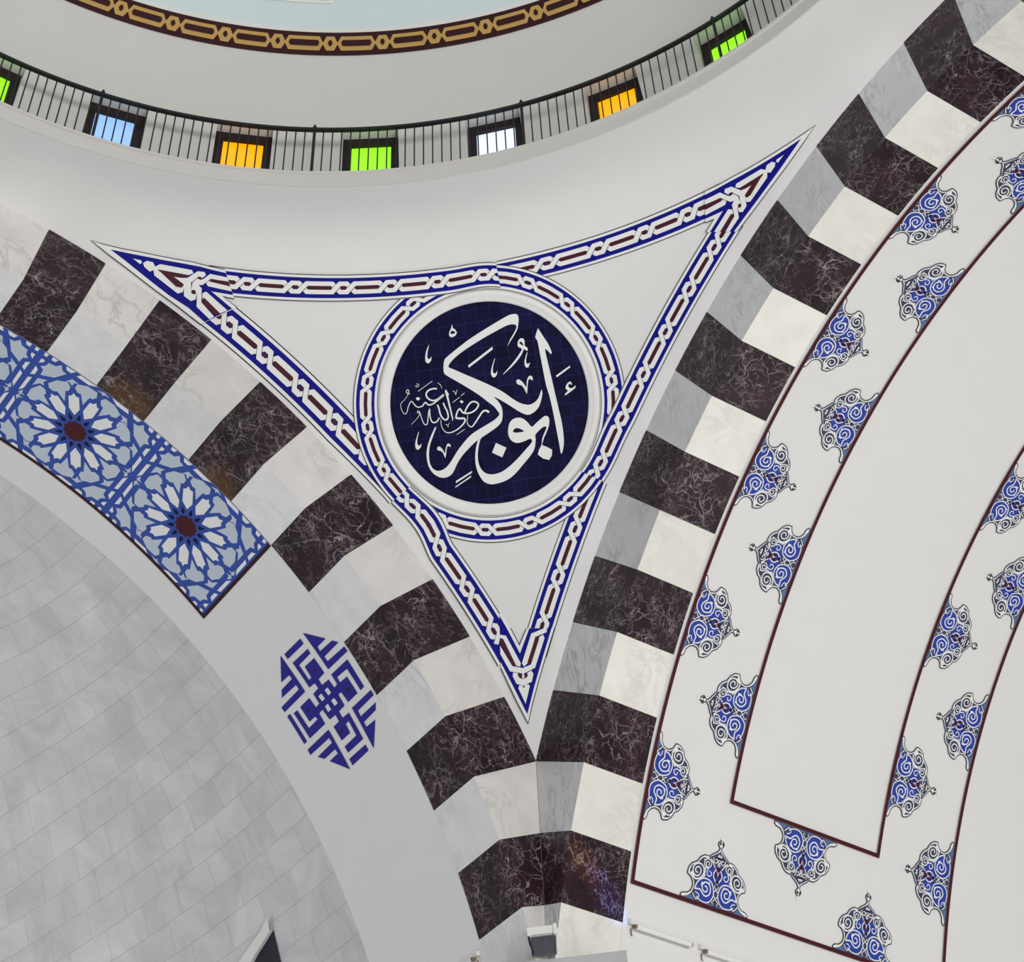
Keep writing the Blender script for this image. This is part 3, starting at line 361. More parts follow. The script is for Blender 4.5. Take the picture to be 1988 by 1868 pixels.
# ================================================================== ARCHES
def arch(side, label, k0, k1):
    root = thing('arch', label, 'arch', W(0, -1 + RI, 0) if side == 'R' else W(-1 + RI, 0, 0))
    for k in range(k0, k1):
        g = .0009
        a, b = JOINT0 + k * JSTEP + g * .3, JOINT0 + (k + 1) * JSTEP - g * .3
        n = 7; mb = MB(); dark = k % 2 == 0
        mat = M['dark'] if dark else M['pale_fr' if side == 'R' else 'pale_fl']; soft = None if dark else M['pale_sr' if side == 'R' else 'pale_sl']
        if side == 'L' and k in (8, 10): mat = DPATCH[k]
        V = []
        for dep in (-.0012 if dark else -.0008, DV):
            for t in lin(a, b, n):
                ro = min(RE, (1 - .0014) / cos(t)) if t < TIP + .001 else RE
                for R in (RI - (.0006 if dark else .0004), ro):
                    p = (dep, -1 + R * cos(t), R * sin(t)) if side == 'R' else (-1 + R * cos(t), dep, R * sin(t))
                    V.append(W(*p))
        o = 2 * n; F = []
        for i in range(n - 1):
            q = 2 * i
            F += [(q, q + 1, q + 3, q + 2), (o + q, o + q + 2, o + q + 3, o + q + 1), (q, q + 2, o + q + 2, o + q), (q + 1, o + q + 1, o + q + 3, q + 3)]
        F += [(0, o, o + 1, 1), (2 * n - 2, 2 * n - 1, o + 2 * n - 1, o + 2 * n - 2)]
        mb.add(V, F, mat)
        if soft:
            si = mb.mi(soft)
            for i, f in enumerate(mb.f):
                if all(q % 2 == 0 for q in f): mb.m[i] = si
        v = mb.obj('voussoir', root)
        v['label'] = 'dark veined marble voussoir' if dark else 'pale grey veined marble voussoir'
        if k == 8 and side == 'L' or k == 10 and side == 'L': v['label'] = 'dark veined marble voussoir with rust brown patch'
    return root
DPATCH = {}  # dark marble with a window reflection painted into its colour
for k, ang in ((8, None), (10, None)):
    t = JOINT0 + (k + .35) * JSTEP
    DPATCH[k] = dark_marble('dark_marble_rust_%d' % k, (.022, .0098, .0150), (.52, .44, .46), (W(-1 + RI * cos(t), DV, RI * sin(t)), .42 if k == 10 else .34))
arch('R', 'right arch ring of alternating dark purple and cream marble blocks beside the palmette soffit', -1, 18)
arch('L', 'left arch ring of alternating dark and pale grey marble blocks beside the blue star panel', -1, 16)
# ================================================================== GALLERY RAILING
rail = thing('gallery_railing', 'black iron balustrade curving round the dome gallery in front of the coloured windows', 'railing', cyl(.8, .908, 1.1825))
RR, ZR = .9079, 1.333
mb = MB(); mb.grid(lin(0, 2 * PI, 361), [0, 1, 2, 3, 4], lambda a, i: cyl(a, RR + (-.003, .003, .003, -.003, -.003)[int(i)], ZR + (-.0026, -.0026, .0026, .0026, -.0026)[int(i)]), M['iron']); mb.obj('handrail', rail)
for a in (17.73, 38.19, 58.76, 79.59, 100.2):
    mb = MB(); a = math.radians(a); mb.rod(cyl(a, RR, 1.1825), cyl(a, RR, ZR + .006), .019, M['iron'], 10); mb.rod(cyl(a, RR, ZR + .004), cyl(a, RR, ZR + .012), .03, M['iron'], 10, .012); mb.obj('post', rail)
pa = [-2.8, 17.73, 38.19, 58.76, 79.59, 100.2]
cnt = 0
for i in range(5):
    for j in range(1, 23):
        az = pa[i] + (pa[i + 1] - pa[i]) * j / 23
        if not 7 < az < 92.8: continue
        a = math.radians(az); mb = MB(); mb.rod(cyl(a, RR, 1.1825), cyl(a, RR, ZR), .0085, M['iron'], 6); mb.obj('baluster', rail); cnt += 1
# ================================================================== DOME BORDERS
bd = thing('chain_border', 'ochre gold chain border painted on a dark brown band round the dome', 'border', dome(1.0, 1.55))
GZ0, GZ1 = 1.5298, 1.5685
mb = MB(); mb.grid(AZF, lin(GZ0, GZ1, 5), lambda a, z: dome(a, z, .012), M['brown']); mb.obj('ground', bd)
def gm(u, v, h): return dome(math.radians(u), GZ0 + (GZ1 - GZ0) * v, h)
for k in range(-2, 14):
    c0 = 52.26 + (k - 5) * 5.535
    hx = lambda c_, hw, hv, cut: [(c_ - hw, .5), (c_ - hw + cut, .5 + hv), (c_ + hw - cut, .5 + hv), (c_ + hw, .5), (c_ + hw - cut, .5 - hv), (c_ - hw + cut, .5 - hv)]
    for c_, hw, slot in ((c0, .83, .26), (c0 + 2.7675, 2.05, 1.62)):
        mb = MB(); mb.poly(hx(c_, hw, .31, .42), gm, .02, M['gold'], .6); mb.poly(hx(c_, slot, .13, .16), gm, .028, M['brown'], .6); mb.obj('link', bd)
ct = thing('inscription_panel', 'dark blue inscription panel with white edge at the very top of the dome', 'panel', dome(1.08, 1.63))
def cm(u, v, h): return dome(math.radians(u), v, h)
mb = MB(); mb.poly([(57.6, 1.6165), (67.5, 1.6165), (67.5, 1.72), (57.6, 1.72)], cm, .012, M['paint_white'], 1); mb.poly([(58.1, 1.6205), (67, 1.6205), (67, 1.716), (58.1, 1.716)], cm, .02, M['girih_navy'], 1); mb.obj('panel', ct)
# ================================================================== PENDENTIVE PAINTING
XO, XI = .0170, .0465
CUTR, CUTL, CUTT = .838, .857, .748          # where each side of the triangle meets the ring
RC0, RC1 = .202, .1655
def ring_at(cx, K, r):                       # angle on the sphere where the ring's edge of radius r is crossed
    return math.atan2(cx, K) + math.acos(min(1, sqrt(1 - (r / RS) ** 2) / sqrt(cx * cx + K * K)))
def near(a, c_, w=.09):
    k = max(0, 1 - abs(a - c_) / w); return k * k * (3 - 2 * k)
mixf = lambda a, b, k: a + (b - a) * k
def zt(az, t):
    q = min(1.3, ((az - PI / 4) / .4) ** 2); o, i_ = 1.1175 + .0035 * q, 1.0908 + .0014 * q
    K = CD.x * cos(az) + CD.y * sin(az); w = near(az, CUTT) if az >= CUTT - 1e-6 else 0
    o = mixf(o, RS * sin(ring_at(CD.z, K, RC0)), w); i_ = mixf(i_, RS * sin(ring_at(CD.z, K, RC1)), w)
    return o + (i_ - o) * t
def side_r(al, t, h):
    w = near(al, CUTR) if al >= CUTR - 1e-6 else 0; K = CD.y * cos(al) + CD.z * sin(al)
    o = mixf(XO, 1 - RS * sin(ring_at(CD.x, K, RC0)), w); i_ = mixf(XI, 1 - RS * sin(ring_at(CD.x, K, RC1)), w)
    X = 1 - (o + (i_ - o) * t); R = RS - h / S; rho = sqrt(R * R - X * X); return W(X - 1, -1 + rho * cos(al), rho * sin(al))
def side_l(al, t, h):
    w = near(al, CUTL) if al <= CUTL + 1e-6 else 0; K = CD.x * cos(al) + CD.z * sin(al); k = max(0, min(1, (al - .87) / .1))
    o = mixf(.0120 - .0055 * k, 1 - RS * sin(ring_at(CD.y, K, RC0)), w); i_ = mixf(.0430 + .0040 * k, 1 - RS * sin(ring_at(CD.y, K, RC1)), w)
    X = 1 - (o + (i_ - o) * t); R = RS - h / S; rho = sqrt(R * R - X * X); return W(-1 + rho * cos(al), X - 1, rho * sin(al))
def side_t(az, t, h):
    z = zt(az, t); R = RS - h / S; r = sqrt(R * R - z * z); return W(-1 + r * cos(az), -1 + r * sin(az), z)
def ringf(a, t, h): r = RC0 + (RC1 - RC0) * t; return sph(r * cos(a), r * sin(a), h)
def bandstrip(mb, fn, e0, e1, t0, t1, h, mat, n=90, nt=2):
    mb.grid([i / n for i in range(n + 1)], lin(t0, t1, nt), lambda v, t: fn(e0(t) + (e1(t) - e0(t)) * v, t, h), mat)
def ground(mb, fn, e0, e1, h):
    bandstrip(mb, fn, e0, e1, 0, 1, h, M['paint_white'], nt=4)
    bandstrip(mb, fn, e0, e1, .125, .875, h + .002, M['paint_blue'], nt=4)
    bandstrip(mb, fn, e0, e1, 0, .03, h + .002, M['line']); bandstrip(mb, fn, e0, e1, .97, 1, h + .002, M['line'])
def strap(mb, fn, dots, s0, s1, h, lp, wd):
    """two strands plaited round each dot; lp = metres per unit of s, wd = band width in metres"""
    K = lp / wd; f = lambda X, Y, hh: fn(X / K, Y, hh)
    A, WS = .155, .165
    sp = sorted(dots); out = []
    for sg in (1, -1):
        path = [(s0, sg * A)]
        for i, c_ in enumerate(sp):
            gap = min([abs(c_ - o_) for o_ in sp if o_ != c_] or [.06]); e, dd = gap * .155, gap * .085
            if s0 < c_ < s1:
                path += [(c_ - e - dd, sg * A), (c_ - e + dd, -sg * A), (c_ + e - dd, -sg * A), (c_ + e + dd, sg * A)]
        path += [(s1, sg * A)]
        path = [p for p in path if s0 - 1e-9 <= p[0] <= s1 + 1e-9]
        dense = []
        for i in range(len(path) - 1):
            n = max(1, int(abs(path[i + 1][0] - path[i][0]) * lp / .12))
            dense += [(path[i][0] + (path[i + 1][0] - path[i][0]) * j / n, path[i][1] + (path[i + 1][1] - path[i][1]) * j / n) for j in range(n)]
        dense.append(path[-1])
        ribbon(mb, [(x * K, .5 + y) for x, y in dense], WS, WS, f, h + .004, M['paint_white'])
    prev = s0
    for i, c_ in enumerate(sp + [None]):
        if c_ is None: e2 = s1
        else:
            gap = min([abs(c_ - o_) for o_ in sp if o_ != c_] or [.06]); e, dd = gap * .155, gap * .085; e2 = c_ - e - dd * .4
        if e2 - prev > .012:
            x0, x1 = max(prev, s0) * K, min(e2, s1) * K; r = .068; c = .11
            n = max(2, int((x1 - x0) * wd / .12)); xs = lin(x0 + c, x1 - c, n)
            if x1 - x0 > 2.2 * c: mb.poly([(x0 + c * .4, .5 - r * .5), *[(x, .5 - r) for x in xs], (x1 - c * .4, .5 - r * .5), (x1 - c * .4, .5 + r * .5), *[(x, .5 + r) for x in xs[::-1]], (x0 + c * .4, .5 + r * .5)], f, h + .003, M['paint_red'])
        if c_ is None: break
        prev = c_ + e + dd * .4
        if not s0 < c_ < s1: continue
        mb.poly([(c_ * K + .10 * cos(q), .5 + .07 * sin(q)) for q in lin(0, 2 * PI, 11)[:-1]], f, h + .0035, M['paint_red'])
        for sg, cc in ((1, c_ - e), (1, c_ + e)):
            seg = [((cc - dd * 1.5) * K, .5 - A * 1.0), ((cc - dd) * K, .5 - A), ((cc + dd) * K, .5 + A), ((cc + dd * 1.5) * K, .5 + A)][1:3]
            ux, uy = seg[1][0] - seg[0][0], seg[1][1] - seg[0][1]; l = math.hypot(ux, uy); ux /= l; uy /= l
            c0 = (seg[0][0] + ux * .05, seg[0][1] + uy * .05); c1 = (seg[1][0] - ux * .05, seg[1][1] - uy * .05)
            ribbon(mb, [c0, c1], WS + .035, WS + .035, f, h + .005, M['line']); ribbon(mb, [seg[0], seg[1]], WS, WS, f, h + .006, M['paint_white'])
cons = lambda x: (lambda t: x)
H0, H1, H2 = .004, .012, .022
bt = thing('triangular_border', 'blue triangular border of white plaited strapwork outlining the pendentive', 'border', sph(0, 0))
def side(name, fn, segs, lp, wd):
    mb = MB()
    for e0, e1, h, dots, s0, s1 in segs: ground(mb, fn, e0, e1, h); strap(mb, fn, dots, s0, s1, h, lp, wd)
    mb.obj(name, bt)
side('band', side_r, [(cons(1.205), cons(CUTR), H2, [1.162, 1.1007, 1.0395, .9792, .918, .857], CUTR, 1.19), (cons(CUTR - .001), cons(.615), H0, [.7706, .7095, .6484], .6372, CUTR)], 1.155 * S, .038 * S)
side('band', side_l, [(cons(1.212), cons(CUTL + .001), H0, [1.1656, 1.1059, 1.0436, .982, .921], CUTL, 1.196), (cons(CUTL), cons(.615), H2, [.8363, .7744, .7136, .6527], .6395, CUTL)], 1.155 * S, .038 * S)
side('band', side_t, [(cons(.400), cons(CUTT - .001), H0, [.4599, .527, .598, .6755], .419, CUTT), (cons(CUTT), cons(1.172), H2, [1.1133, 1.0438, .974, .9051, .8365, .7688], CUTT, 1.154)], 1.03 * S, .046 * S)
for data in (DATA['corner_top'], DATA['corner_left'], DATA['corner_bottom']):
    mb = MB(); hh = H2 + .0072
    for p in data['ground']: mb.poly(U(p), sph, hh, M['paint_white'], .02)
    for p in data['blue']: mb.poly(U(p), sph, hh + .0025, M['paint_blue'], .02)
    for p in data['line']: ribbon(mb, U(p), .0011, .0011, sph, hh + .0025, M['line'])
    for i, p in enumerate(data['white']): mb.poly(U(p), sph, hh + .0045 + .0012 * (i % 4), M['paint_white'], .03)
    for p in data['red']: mb.poly(U(p), sph, hh + .0102, M['paint_red'], .03)
    mb.obj('corner_knot', bt)
br = thing('circular_border', 'blue ring border of white plaited strapwork round the calligraphy roundel', 'border', sph(0, 0))
mb = MB(); e0, e1 = cons(0), cons(2 * PI); bandstrip(mb, ringf, e0, e1, 0, 1.03, H1, M['paint_white'], 180, 5); bandstrip(mb, ringf, e0, e1, .125, .86, H1 + .002, M['paint_blue'], 180, 4)
bandstrip(mb, ringf, e0, e1, 0, .03, H1 + .002, M['line'], 180); bandstrip(mb, ringf, e0, e1, .975, 1.0, H1 + .002, M['line'], 180); mb.obj('band', br)
mb = MB(); dg = [60.1, 38.9, 17.7, -3.4, -24.4, -41.8, -59.1, -80.4, -101.2, -122.2, -143, -162, -181, -201.6, -221.9, -242.9, -263.6, -282]
strap(mb, ringf, [math.radians(x) for x in dg], math.radians(78.0 - 360), math.radians(78.0), H1, .1835 * S, (RC0 - RC1) * S); mb.obj('strapwork', br)
# roundel
ro = thing('calligraphy_roundel', 'round navy tiled medallion with large white Arabic calligraphy', 'roundel', disc_plane(0, 0))
mb = MB(); mb.poly([(.1478 * cos(a), .1478 * sin(a)) for a in lin(0, 2 * PI, 121)[:-1]], disc_plane, .004, M['disc'], .04); mb.obj('disc', ro)
mb = MB(); pf = [(.1470, .0), (.1472, .016), (.1500, .026), (.1535, .022), (.1550, .030), (.1585, .038), (.1620, .034), (.1634, .024), (.1640, .012)]
mb.grid(lin(0, 2 * PI, 121), list(range(len(pf))), lambda a, i: (lambda r, h: sph(r * cos(a), r * sin(a), h + .008))(*pf[int(i)]), M['moulding']); mb.obj('moulding', ro, smooth=True)
G = DATA['glyph']
for k, nm, h in (('letter', 'letter', .012), ('mark', 'vowel_mark', .012), ('dot', 'letter', .012)):
    for p in G[k]:
        q = U(p); q = smooth_path(q + [q[0]], 2)[:-1] if len(q) > 12 and k != 'dot' else q
        mb = MB(); mb.poly(q, disc_plane, h, M['paint_white']); n = len(q)
        mb.add([disc_plane(*a, h) for a in q] + [disc_plane(*a, .004) for a in q], [(i, (i + 1) % n, n + (i + 1) % n, n + i) for i in range(n)], M['paint_white'])
        mb.obj(nm, ro)
for p in G['hole']: mb = MB(); mb.poly(smooth_path(U(p) + [U(p)[0]], 3)[:-1], disc_plane, .0125, M['disc']); mb.obj('counter', ro)
for p, w0, w1 in DATA['script_strokes']:
    mb = MB(); ribbon(mb, smooth_path(U(p), 4), w0 * 1e-4, w1 * 1e-4, disc_plane, .011, M['paint_white']); mb.obj('small_letter', ro)
# ================================================================== LEFT SOFFIT PAINTING
gp = thing('star_panel', 'blue geometric panel of twelve pointed star rosettes on the left arch soffit', 'panel', soff_l(.195, 1.05))
PY0, PY1, PS0, PER, S2, YC = .0965, .2930, .9395, .2165, 1.0464, .1955
mb = MB(); mb.poly([(PY0, PS0), (PY1, PS0), (PY1, 1.75), (PY0, 1.75)], soff_l, .006, M['girih_blue'], .03); mb.obj('ground', gp)
mb = MB()
for a, b in (([(PY1 - .0006, PS0 - .005), (PY1 + .0050, PS0 - .005), (PY1 + .0050, 1.75), (PY1 - .0006, 1.75)], 0), ([(PY0, PS0 - .0055), (PY1 + .005, PS0 - .0055), (PY1 + .005, PS0), (PY0, PS0)], 0)): mb.poly(a, soff_l, .010, M['brown'], .03)
mb.obj('border_line', gp)
def put(mb, poly, h, mat):
    for ax, v, g in ((0, PY0 + .0004, True), (0, PY1 - .0008, False), (1, PS0, True)):
        poly = clip(poly, ax, v, g)
        if len(poly) < 3: return
    mb.poly(poly, soff_l, h, mat, .03)
pet = [(303, 0), (425, -86), (645, -82), (660, -32), (714, 0), (660, 32), (645, 82), (425, 86)]
shd = [(525, 134), (718, 116), (733, 63), (811, 24), (889, 64), (894, 226), (815, 374), (716, 361), (671, 291), (690, 252)]
for n in range(3):
    cs = S2 + n * PER; mb = MB()
    for k in range(12):
        a = k * PI / 6; R = lambda p: (YC + (p[0] * cos(a) - p[1] * sin(a)) * 1e-4, cs + (p[0] * sin(a) + p[1] * cos(a)) * 1e-4)
        put(mb, [R(p) for p in pet], .009, M['girih_white']); put(mb, [R(p) for p in shd], .009, M['girih_grey'])
        put(mb, [R((r * cos(math.radians(g)), r * sin(math.radians(g)))) for r, g in ((203, 15), (246, 7), (343, 15), (246, 23))], .009, M['girih_navy'])
    put(mb, [(YC + r * cos(a), cs + r * sin(a)) for i in range(24) for a in (i * PI / 12,) for r in ((.0195 if i % 2 == 0 else .0165),)], .009, M['paint_red'])
    mb.obj('rosette', gp)
mb = MB(); seen = []
for kind, mat in (('star', 'girih_grey'), ('long', 'girih_white'), ('big', 'girih_grey'), ('edge', 'girih_white')):
    for p in DATA['girih'][kind]:
        p = U(p)
        for n in range(-1, 3):
            for sy in (1, -1):
                for ss in (1, -1):
                    q = [(YC + sy * x, S2 + n * PER + ss * y) for x, y in p]; c_ = (sum(a[0] for a in q) / len(q), sum(a[1] for a in q) / len(q))
                    if any(math.dist(c_, o_) < .0055 for o_ in seen): continue
                    seen.append(c_); put(mb, q, .0095, M[mat])
mb.obj('infill_tracery', gp)
km = thing('kufic_medallion', 'octagonal blue square kufic medallion painted on the white left arch soffit', 'medallion', soff_l(*U(DATA['kufic']['dot'])[0]))
for p in DATA['kufic']['blue']: mb = MB(); mb.poly(U(p), soff_l, .007, M['kufic'], .02); mb.obj('stroke', km)
for p in DATA['kufic']['white']: mb = MB(); mb.poly(U(p), soff_l, .010, M['plaster']); mb.obj('white_square', km)
for x, y in U(DATA['kufic']['dot']): mb = MB(); mb.poly([(x + .0028 * cos(a), y + .0028 * sin(a)) for a in lin(0, 2 * PI, 11)[:-1]], soff_l, .010, M['paint_red']); mb.obj('red_dot', km)
# ================================================================== RIGHT SOFFIT PAINTING
def red_frame(label, pts, wd):
    mb = MB(); dense = []
    for i in range(len(pts) - 1):
        n = max(1, int(math.dist(pts[i], pts[i + 1]) / .02)); dense += [(pts[i][0] + (pts[i + 1][0] - pts[i][0]) * j / n, pts[i][1] + (pts[i + 1][1] - pts[i][1]) * j / n) for j in range(n)]
    dense.append(pts[-1]); ribbon(mb, dense, wd, wd, soff_r, .0245, M['paint_red'])
    o = mb.obj('painted_frame'); return tag(o, label, 'border')
red_frame('outer maroon painted line framing the palmette panel on the right soffit', [(.1025, 1.95), (.1025, .3830), (.6505, .3830), (.6505, 1.95)], .0052)
red_frame('inner maroon painted line round the plain middle strip of the right soffit', [(.2425, 1.95), (.2425, .5220), (.5095, .5220), (.5095, 1.95)], .0052)
PD = DATA['palm']
def palmette(fn_axes):
    """fn_axes: 'x' base along the depth, 'y' base along the girth; local frame lies on the soffit"""
    def f(a, b, h):
        u, v = (a, b) if fn_axes == 'x' else (b, a)       # u depth, v girth
        d = v / RI; R = RI - h / S
        return Vector((u * S, R * sin(d) * S, (RI - R * cos(d)) * S))
    mirror = lambda p: [(-x, y) for x, y in p[::-1]]
    parts = []
    out = U(PD['outer']); full = out + mirror(out)[1:] ; full = [p for i, p in enumerate(full) if math.dist(p, full[i - 1]) > 1e-5]
    mb = MB(); ML = .012
    mb.poly(full, f, .010, M['pal_line'], ML)
    i1 = inset(full, .0014); mb.poly(i1, f, .012, M['paint_white'], ML)
    gr = U(PD['gray']); g2 = gr + mirror(gr); mb.poly([p for i, p in enumerate(g2) if math.dist(p, g2[i - 1]) > 1e-5], f, .014, M['slate'], ML)
    bl = U(PD['heart']); mb.poly(bl + mirror(bl), f, .0147, M['pal_blue'], ML)
    st = U(PD['strip']); mb.poly(st + mirror(st) + [(.053, .0005), (-.053, .0005)], f, .0155, M['steel'], ML)
    parts.append(('field', mb))
    for m_ in (0, 1):
        d = U(PD['disc']); d = mirror(d) if m_ else d
        mb = MB(); mb.poly(smooth_path(d + [d[0]], 2)[:-1], f, .017, M['pal_blue'], ML); parts.append(('blue_disc', mb))
    mb = MB()
    for p, w_ in PD['strokes']:
        p = smooth_path(U(p), 3); w_ *= 1e-4
        ribbon(mb, p, w_, w_ * .85, f, .019, M['paint_white']); ribbon(mb, mirror(p), w_ * .85, w_, f, .0193, M['paint_white'])
    for p in PD['leaf']: mb.poly(U(p), f, .0196, M['paint_white']); mb.poly(mirror(U(p)), f, .0196, M['paint_white'])
    parts.append(('scrollwork', mb))
    for k_, mt, nm in (('red', 'paint_red', 'centre_knot'), ('black', 'girih_navy', 'diamond_chain')):
        mb = MB()
        for p in PD[k_]: mb.poly(U(p), f, .0215, M[mt]); mb.poly(mirror(U(p)), f, .0215, M[mt])
        parts.append((nm, mb))
    return parts
def flip(parts, ax):        # half turn in the soffit plane, done per orientation below
    return parts
PROTO = {}
def place(orient, x, s, label, group):
    # orient: +x / -x  base on a girth line, pointing along / against the depth; +y / -y base on a depth line
    root = bpy.data.objects.new('palmette', None); C.objects.link(root)
    t = s / RI; X = Vector((1, 0, 0)); Y = Vector((0, -sin(t), cos(t))); Zn = Vector((0, -cos(t), -sin(t)))
    if orient in ('-x', '-y'): X, Y = -X, -Y
    m = Matrix((X, Y, Zn)).transposed().to_4x4(); m.translation = soff_r(x, s); root.matrix_world = m
    tag(root, label, 'painted ornament', group)
    key = orient[1]
    if key not in PROTO:
        PROTO[key] = []
        for nm, mb in palmette('y' if key == 'x' else 'x'):
            o = mb.obj(nm, root, local=True); PROTO[key].append(o)
    else:
        for o in PROTO[key]:
            c_ = o.copy(); C.objects.link(c_); c_.parent = root
SP = .2171; ORD = ['lowest', 'second from the bottom', 'third from the bottom', 'fourth from the bottom', 'fifth from the bottom', 'sixth from the bottom']
GA = 'palmettes on the outer frame line beside the arch ring'
for i in range(6): place('+x', .1045, .5188 + SP * i, '%s palmette on the line beside the striped right arch' % ORD[i].capitalize(), GA)
for i in range(5): place('-x', .2400, .6356 + SP * i, 'palmette pointing at the striped arch, %s on the inner frame' % ORD[i], 'palmettes on the near side of the inner frame')
for i in range(3): place('+x', .5125, .6345 + SP * i, 'palmette growing outward, %s on the far side of the inner frame' % ORD[i], 'palmettes on the far side of the inner frame')
for i in range(3): place('-x', .6480, .5198 + SP * i, 'palmette pointing inward, %s on the far right frame line' % ORD[i], 'palmettes on the far frame line')
place('+y', .2380, .3855, 'upright palmette on the bottom frame line nearest the fluorescent lights', 'palmettes on the bottom frame line')
place('+y', .5025, .3855, 'upright palmette on the bottom frame line cut by the lower photo edge', 'palmettes on the bottom frame line')
place('-y', .3775, .5190, 'single palmette hanging down from the bottom of the inner frame', 'palmettes on the inner frame bottom')
# ================================================================== LAMPS
def batten(label, fn, d0, d1, s, flipz=1):
    r = thing('fluorescent_light', label, 'lamp', fn(d0, s, 0), 'fluorescent tube lights on the soffits')
    P = lambda d, ds, h: fn(d, s + ds, h)
    def bx(mb, a0, a1, s0, s1, h0, h1, mat):
        V = [P(a, b, h) for a in (a0, a1) for b in (s0, s1) for h in (h0, h1)]
        mb.add(V, [(0, 1, 3, 2), (4, 6, 7, 5), (0, 4, 5, 1), (2, 3, 7, 6), (0, 2, 6, 4), (1, 5, 7, 3)], mat)
    mb = MB(); bx(mb, d0, d1, -.0015, .0045, .004, .05, M['white_metal']); mb.obj('batten', r)
    L = d1 - d0
    mb = MB(); mb.rod(P(d0 + L * .07, -.004, .085), P(d1 - L * .10, -.004, .085), .024, M['tube'], 14); mb.obj('tube', r, smooth=False)
    for e in (d0 + L * .05, d1 - L * .09):
        mb = MB(); bx(mb, e - .0009, e + .0009, -.0062, -.0016, .04, .10, M['brass']); mb.obj('lamp_holder', r)
    mb = MB(); mb.rod(P(d0 + .004, -.006, .03), P(d0 + .007, -.013, .012), .007, M['brass'], 6); mb.rod(P(d0 + .007, -.013, .012), P(d0 + .009, -.0135, .006), .006, M['brass'], 6); mb.obj('cable', r)
batten('white fluorescent tube light on the right soffit nearest the corner pier', soff_r, .1035, .2095, .3335)
batten('white fluorescent tube light on the right soffit cut by the lower photo edge', soff_r, .2185, .3245, .3315)
batten('end of a white fluorescent light on the left soffit beside the pier', soff_l, .1015, .2075, .3165)
fl = thing('floodlight', 'small white slotted floodlight with grey glass standing on the pier head', 'lamp', W(-.015, -.015, .2635))
# diagonal frame: u along the pier face, n towards the room
Ud = Vector((1, -1, 0)).normalized(); Nd = Vector((-1, -1, 0)).normalized()
def FP(u, n, z): b = Vector((-.0175, -.0175, 0)); q = b + Ud * u + Nd * n; return W(q.x, q.y, z)
def fbox(mb, u0, u1, n0, n1, z0, z1, mat, slope=0):
    V = [FP(u, n + (slope * (z - z0)), z) for u in (u0, u1) for n in (n0, n1) for z in (z0, z1)]
    mb.add(V, [(0, 1, 3, 2), (4, 6, 7, 5), (0, 4, 5, 1), (2, 3, 7, 6), (0, 2, 6, 4), (1, 5, 7, 3)], mat)
mb = MB(); fbox(mb, -.0195, .0175, -.004, .003, .2866, .2955, M['white_metal'], .5); fbox(mb, .0140, .0180, -.004, .006, .2850, .2965, M['white_metal'], .3); mb.obj('housing', fl)
for i in range(12):
    mb = MB(); u = -.0150 + i * .0024; fbox(mb, u, u + .0011, .0028, .0036, .2868, .2895, M['frame']); mb.obj('slot', fl)
mb = MB(); fbox(mb, -.0160, .0150, -.004, .0005, .2640, .2866, M['grey_glass']); mb.obj('glass', fl)
mb = MB(); mb.rod(FP(.0178, .003, .2925), FP(.0170, .004, .2637), .012, M['white_metal'], 8); mb.obj('bracket', fl)
mb = MB(); mb.rod(FP(-.0185, .002, .2870), FP(-.0165, .003, .2760), .011, M['iron'], 8); mb.rod(FP(-.0165, .003, .2760), FP(-.013, .003, .2645), .008, M['iron'], 8); mb.obj('cable', fl)
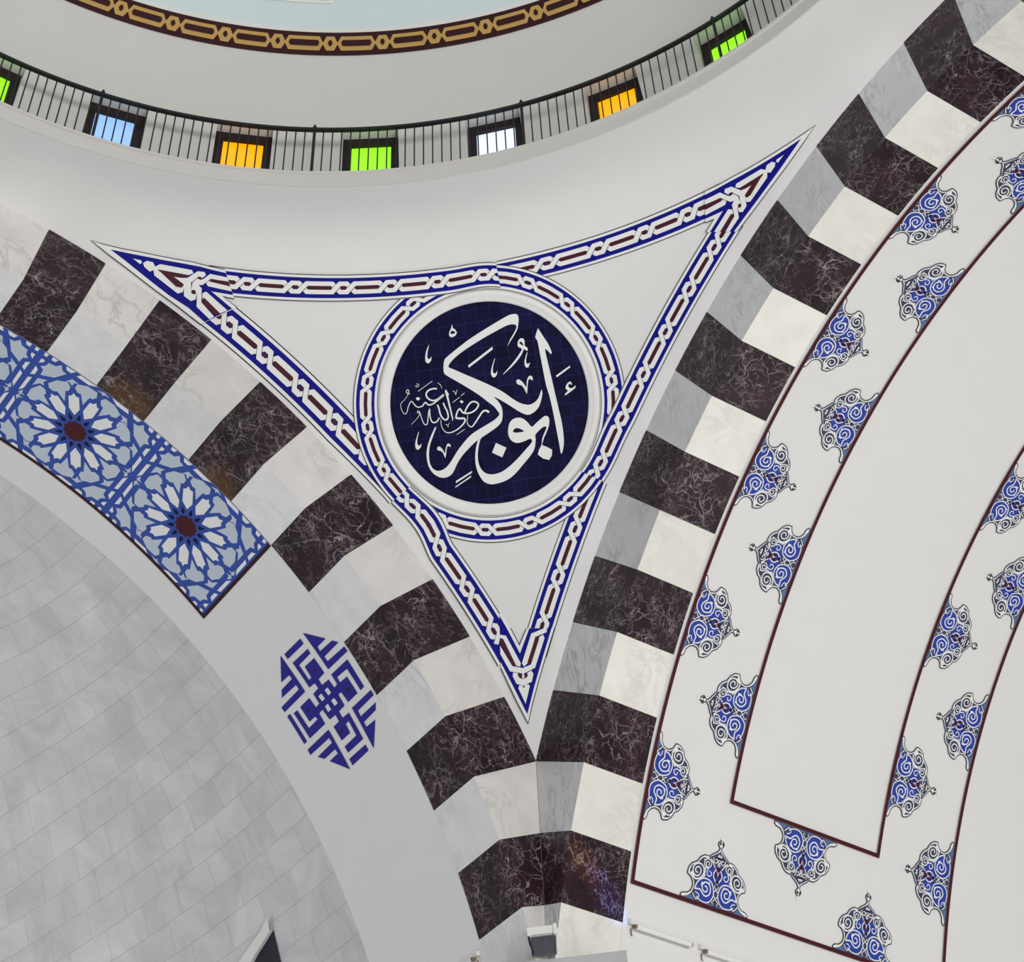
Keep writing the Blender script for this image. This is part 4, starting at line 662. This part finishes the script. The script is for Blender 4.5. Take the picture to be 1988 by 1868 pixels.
# ================================================================== CAMERA AND LIGHT
cam = bpy.data.cameras.new('camera'); co = bpy.data.objects.new('camera', cam); C.objects.link(co)
CM = DATA['cam']; Rm = CM['R']
rot = Matrix(((Rm[0][0], -Rm[1][0], -Rm[2][0]), (Rm[0][1], -Rm[1][1], -Rm[2][1]), (Rm[0][2], -Rm[1][2], -Rm[2][2])))
mw = rot.to_4x4(); mw.translation = W(*CM['C']); co.matrix_world = mw
cam.sensor_fit = 'HORIZONTAL'; cam.sensor_width = 36; cam.lens = 36 * CM['f'] / 1988
cam.shift_x = -CM['cx'] / 1988; cam.shift_y = CM['cy'] / 1988; cam.clip_end = 500
bpy.context.scene.camera = co
sc = bpy.context.scene
wd = bpy.data.worlds.new('World'); sc.world = wd; wd.use_nodes = True
bg = wd.node_tree.nodes['Background']; bg.inputs[0].default_value = (.95, .965, 1.0, 1); bg.inputs[1].default_value = .2
def area(name, loc, target, size, power, col):
    l = bpy.data.lights.new(name, 'AREA'); l.shape = 'RECTANGLE'; l.size, l.size_y = size; l.energy = power; l.color = col
    o = bpy.data.objects.new(name, l); C.objects.link(o); o.location = loc
    o.rotation_euler = (target - loc).to_track_quat('-Z', 'Y').to_euler(); return o
area('window_daylight', W(-1.0, -3.6, -.62), W(-.1, -.4, .6), (16, 5), 4220, (1, .985, .965))       # area light added for tall windows assumed behind the camera
area('bay_window_daylight', W(.9, -1.2, -.9), W(.3, -.5, .7), (6, 10), 565, (1, .965, .91))             # uplight added near the floor to brighten the right soffit
area('apse_window_daylight', W(-1.2, .7, -.9), W(-.6, .2, .8), (8, 5), 432, (.93, .95, 1))             # cool uplight added near the floor for the apse and left soffit
area('door_daylight', W(-2.6, -2.6, -.9), W(-.2, -.2, .8), (10, 8), 1100, (1, .99, .98))               # unseen fill added low on the far side, aimed up at the corner
def added_spot(name, at, col, power, ang):          # unseen narrow spot, added to cast a coloured patch on one marble block
    l = bpy.data.lights.new(name, 'SPOT'); l.energy = power; l.color = col; l.spot_size = math.radians(ang); l.spot_blend = .9; l.shadow_soft_size = .02
    o = bpy.data.objects.new(name, l); C.objects.link(o); o.location = cyl(math.radians(222), .89, 1.36); o.rotation_euler = (at - o.location).to_track_quat('-Z', 'Y').to_euler()
added_spot('amber_sunbeam', soff_r(.03, .376 * RI), (1, .5, .08), 30000, .55); added_spot('blue_sunbeam', soff_r(.066, .352 * RI), (.15, .25, 1), 50000, .42)
sc.view_settings.view_transform = 'Standard'; sc.view_settings.look = 'None'; sc.view_settings.gamma = 1; sc.view_settings.exposure = 0
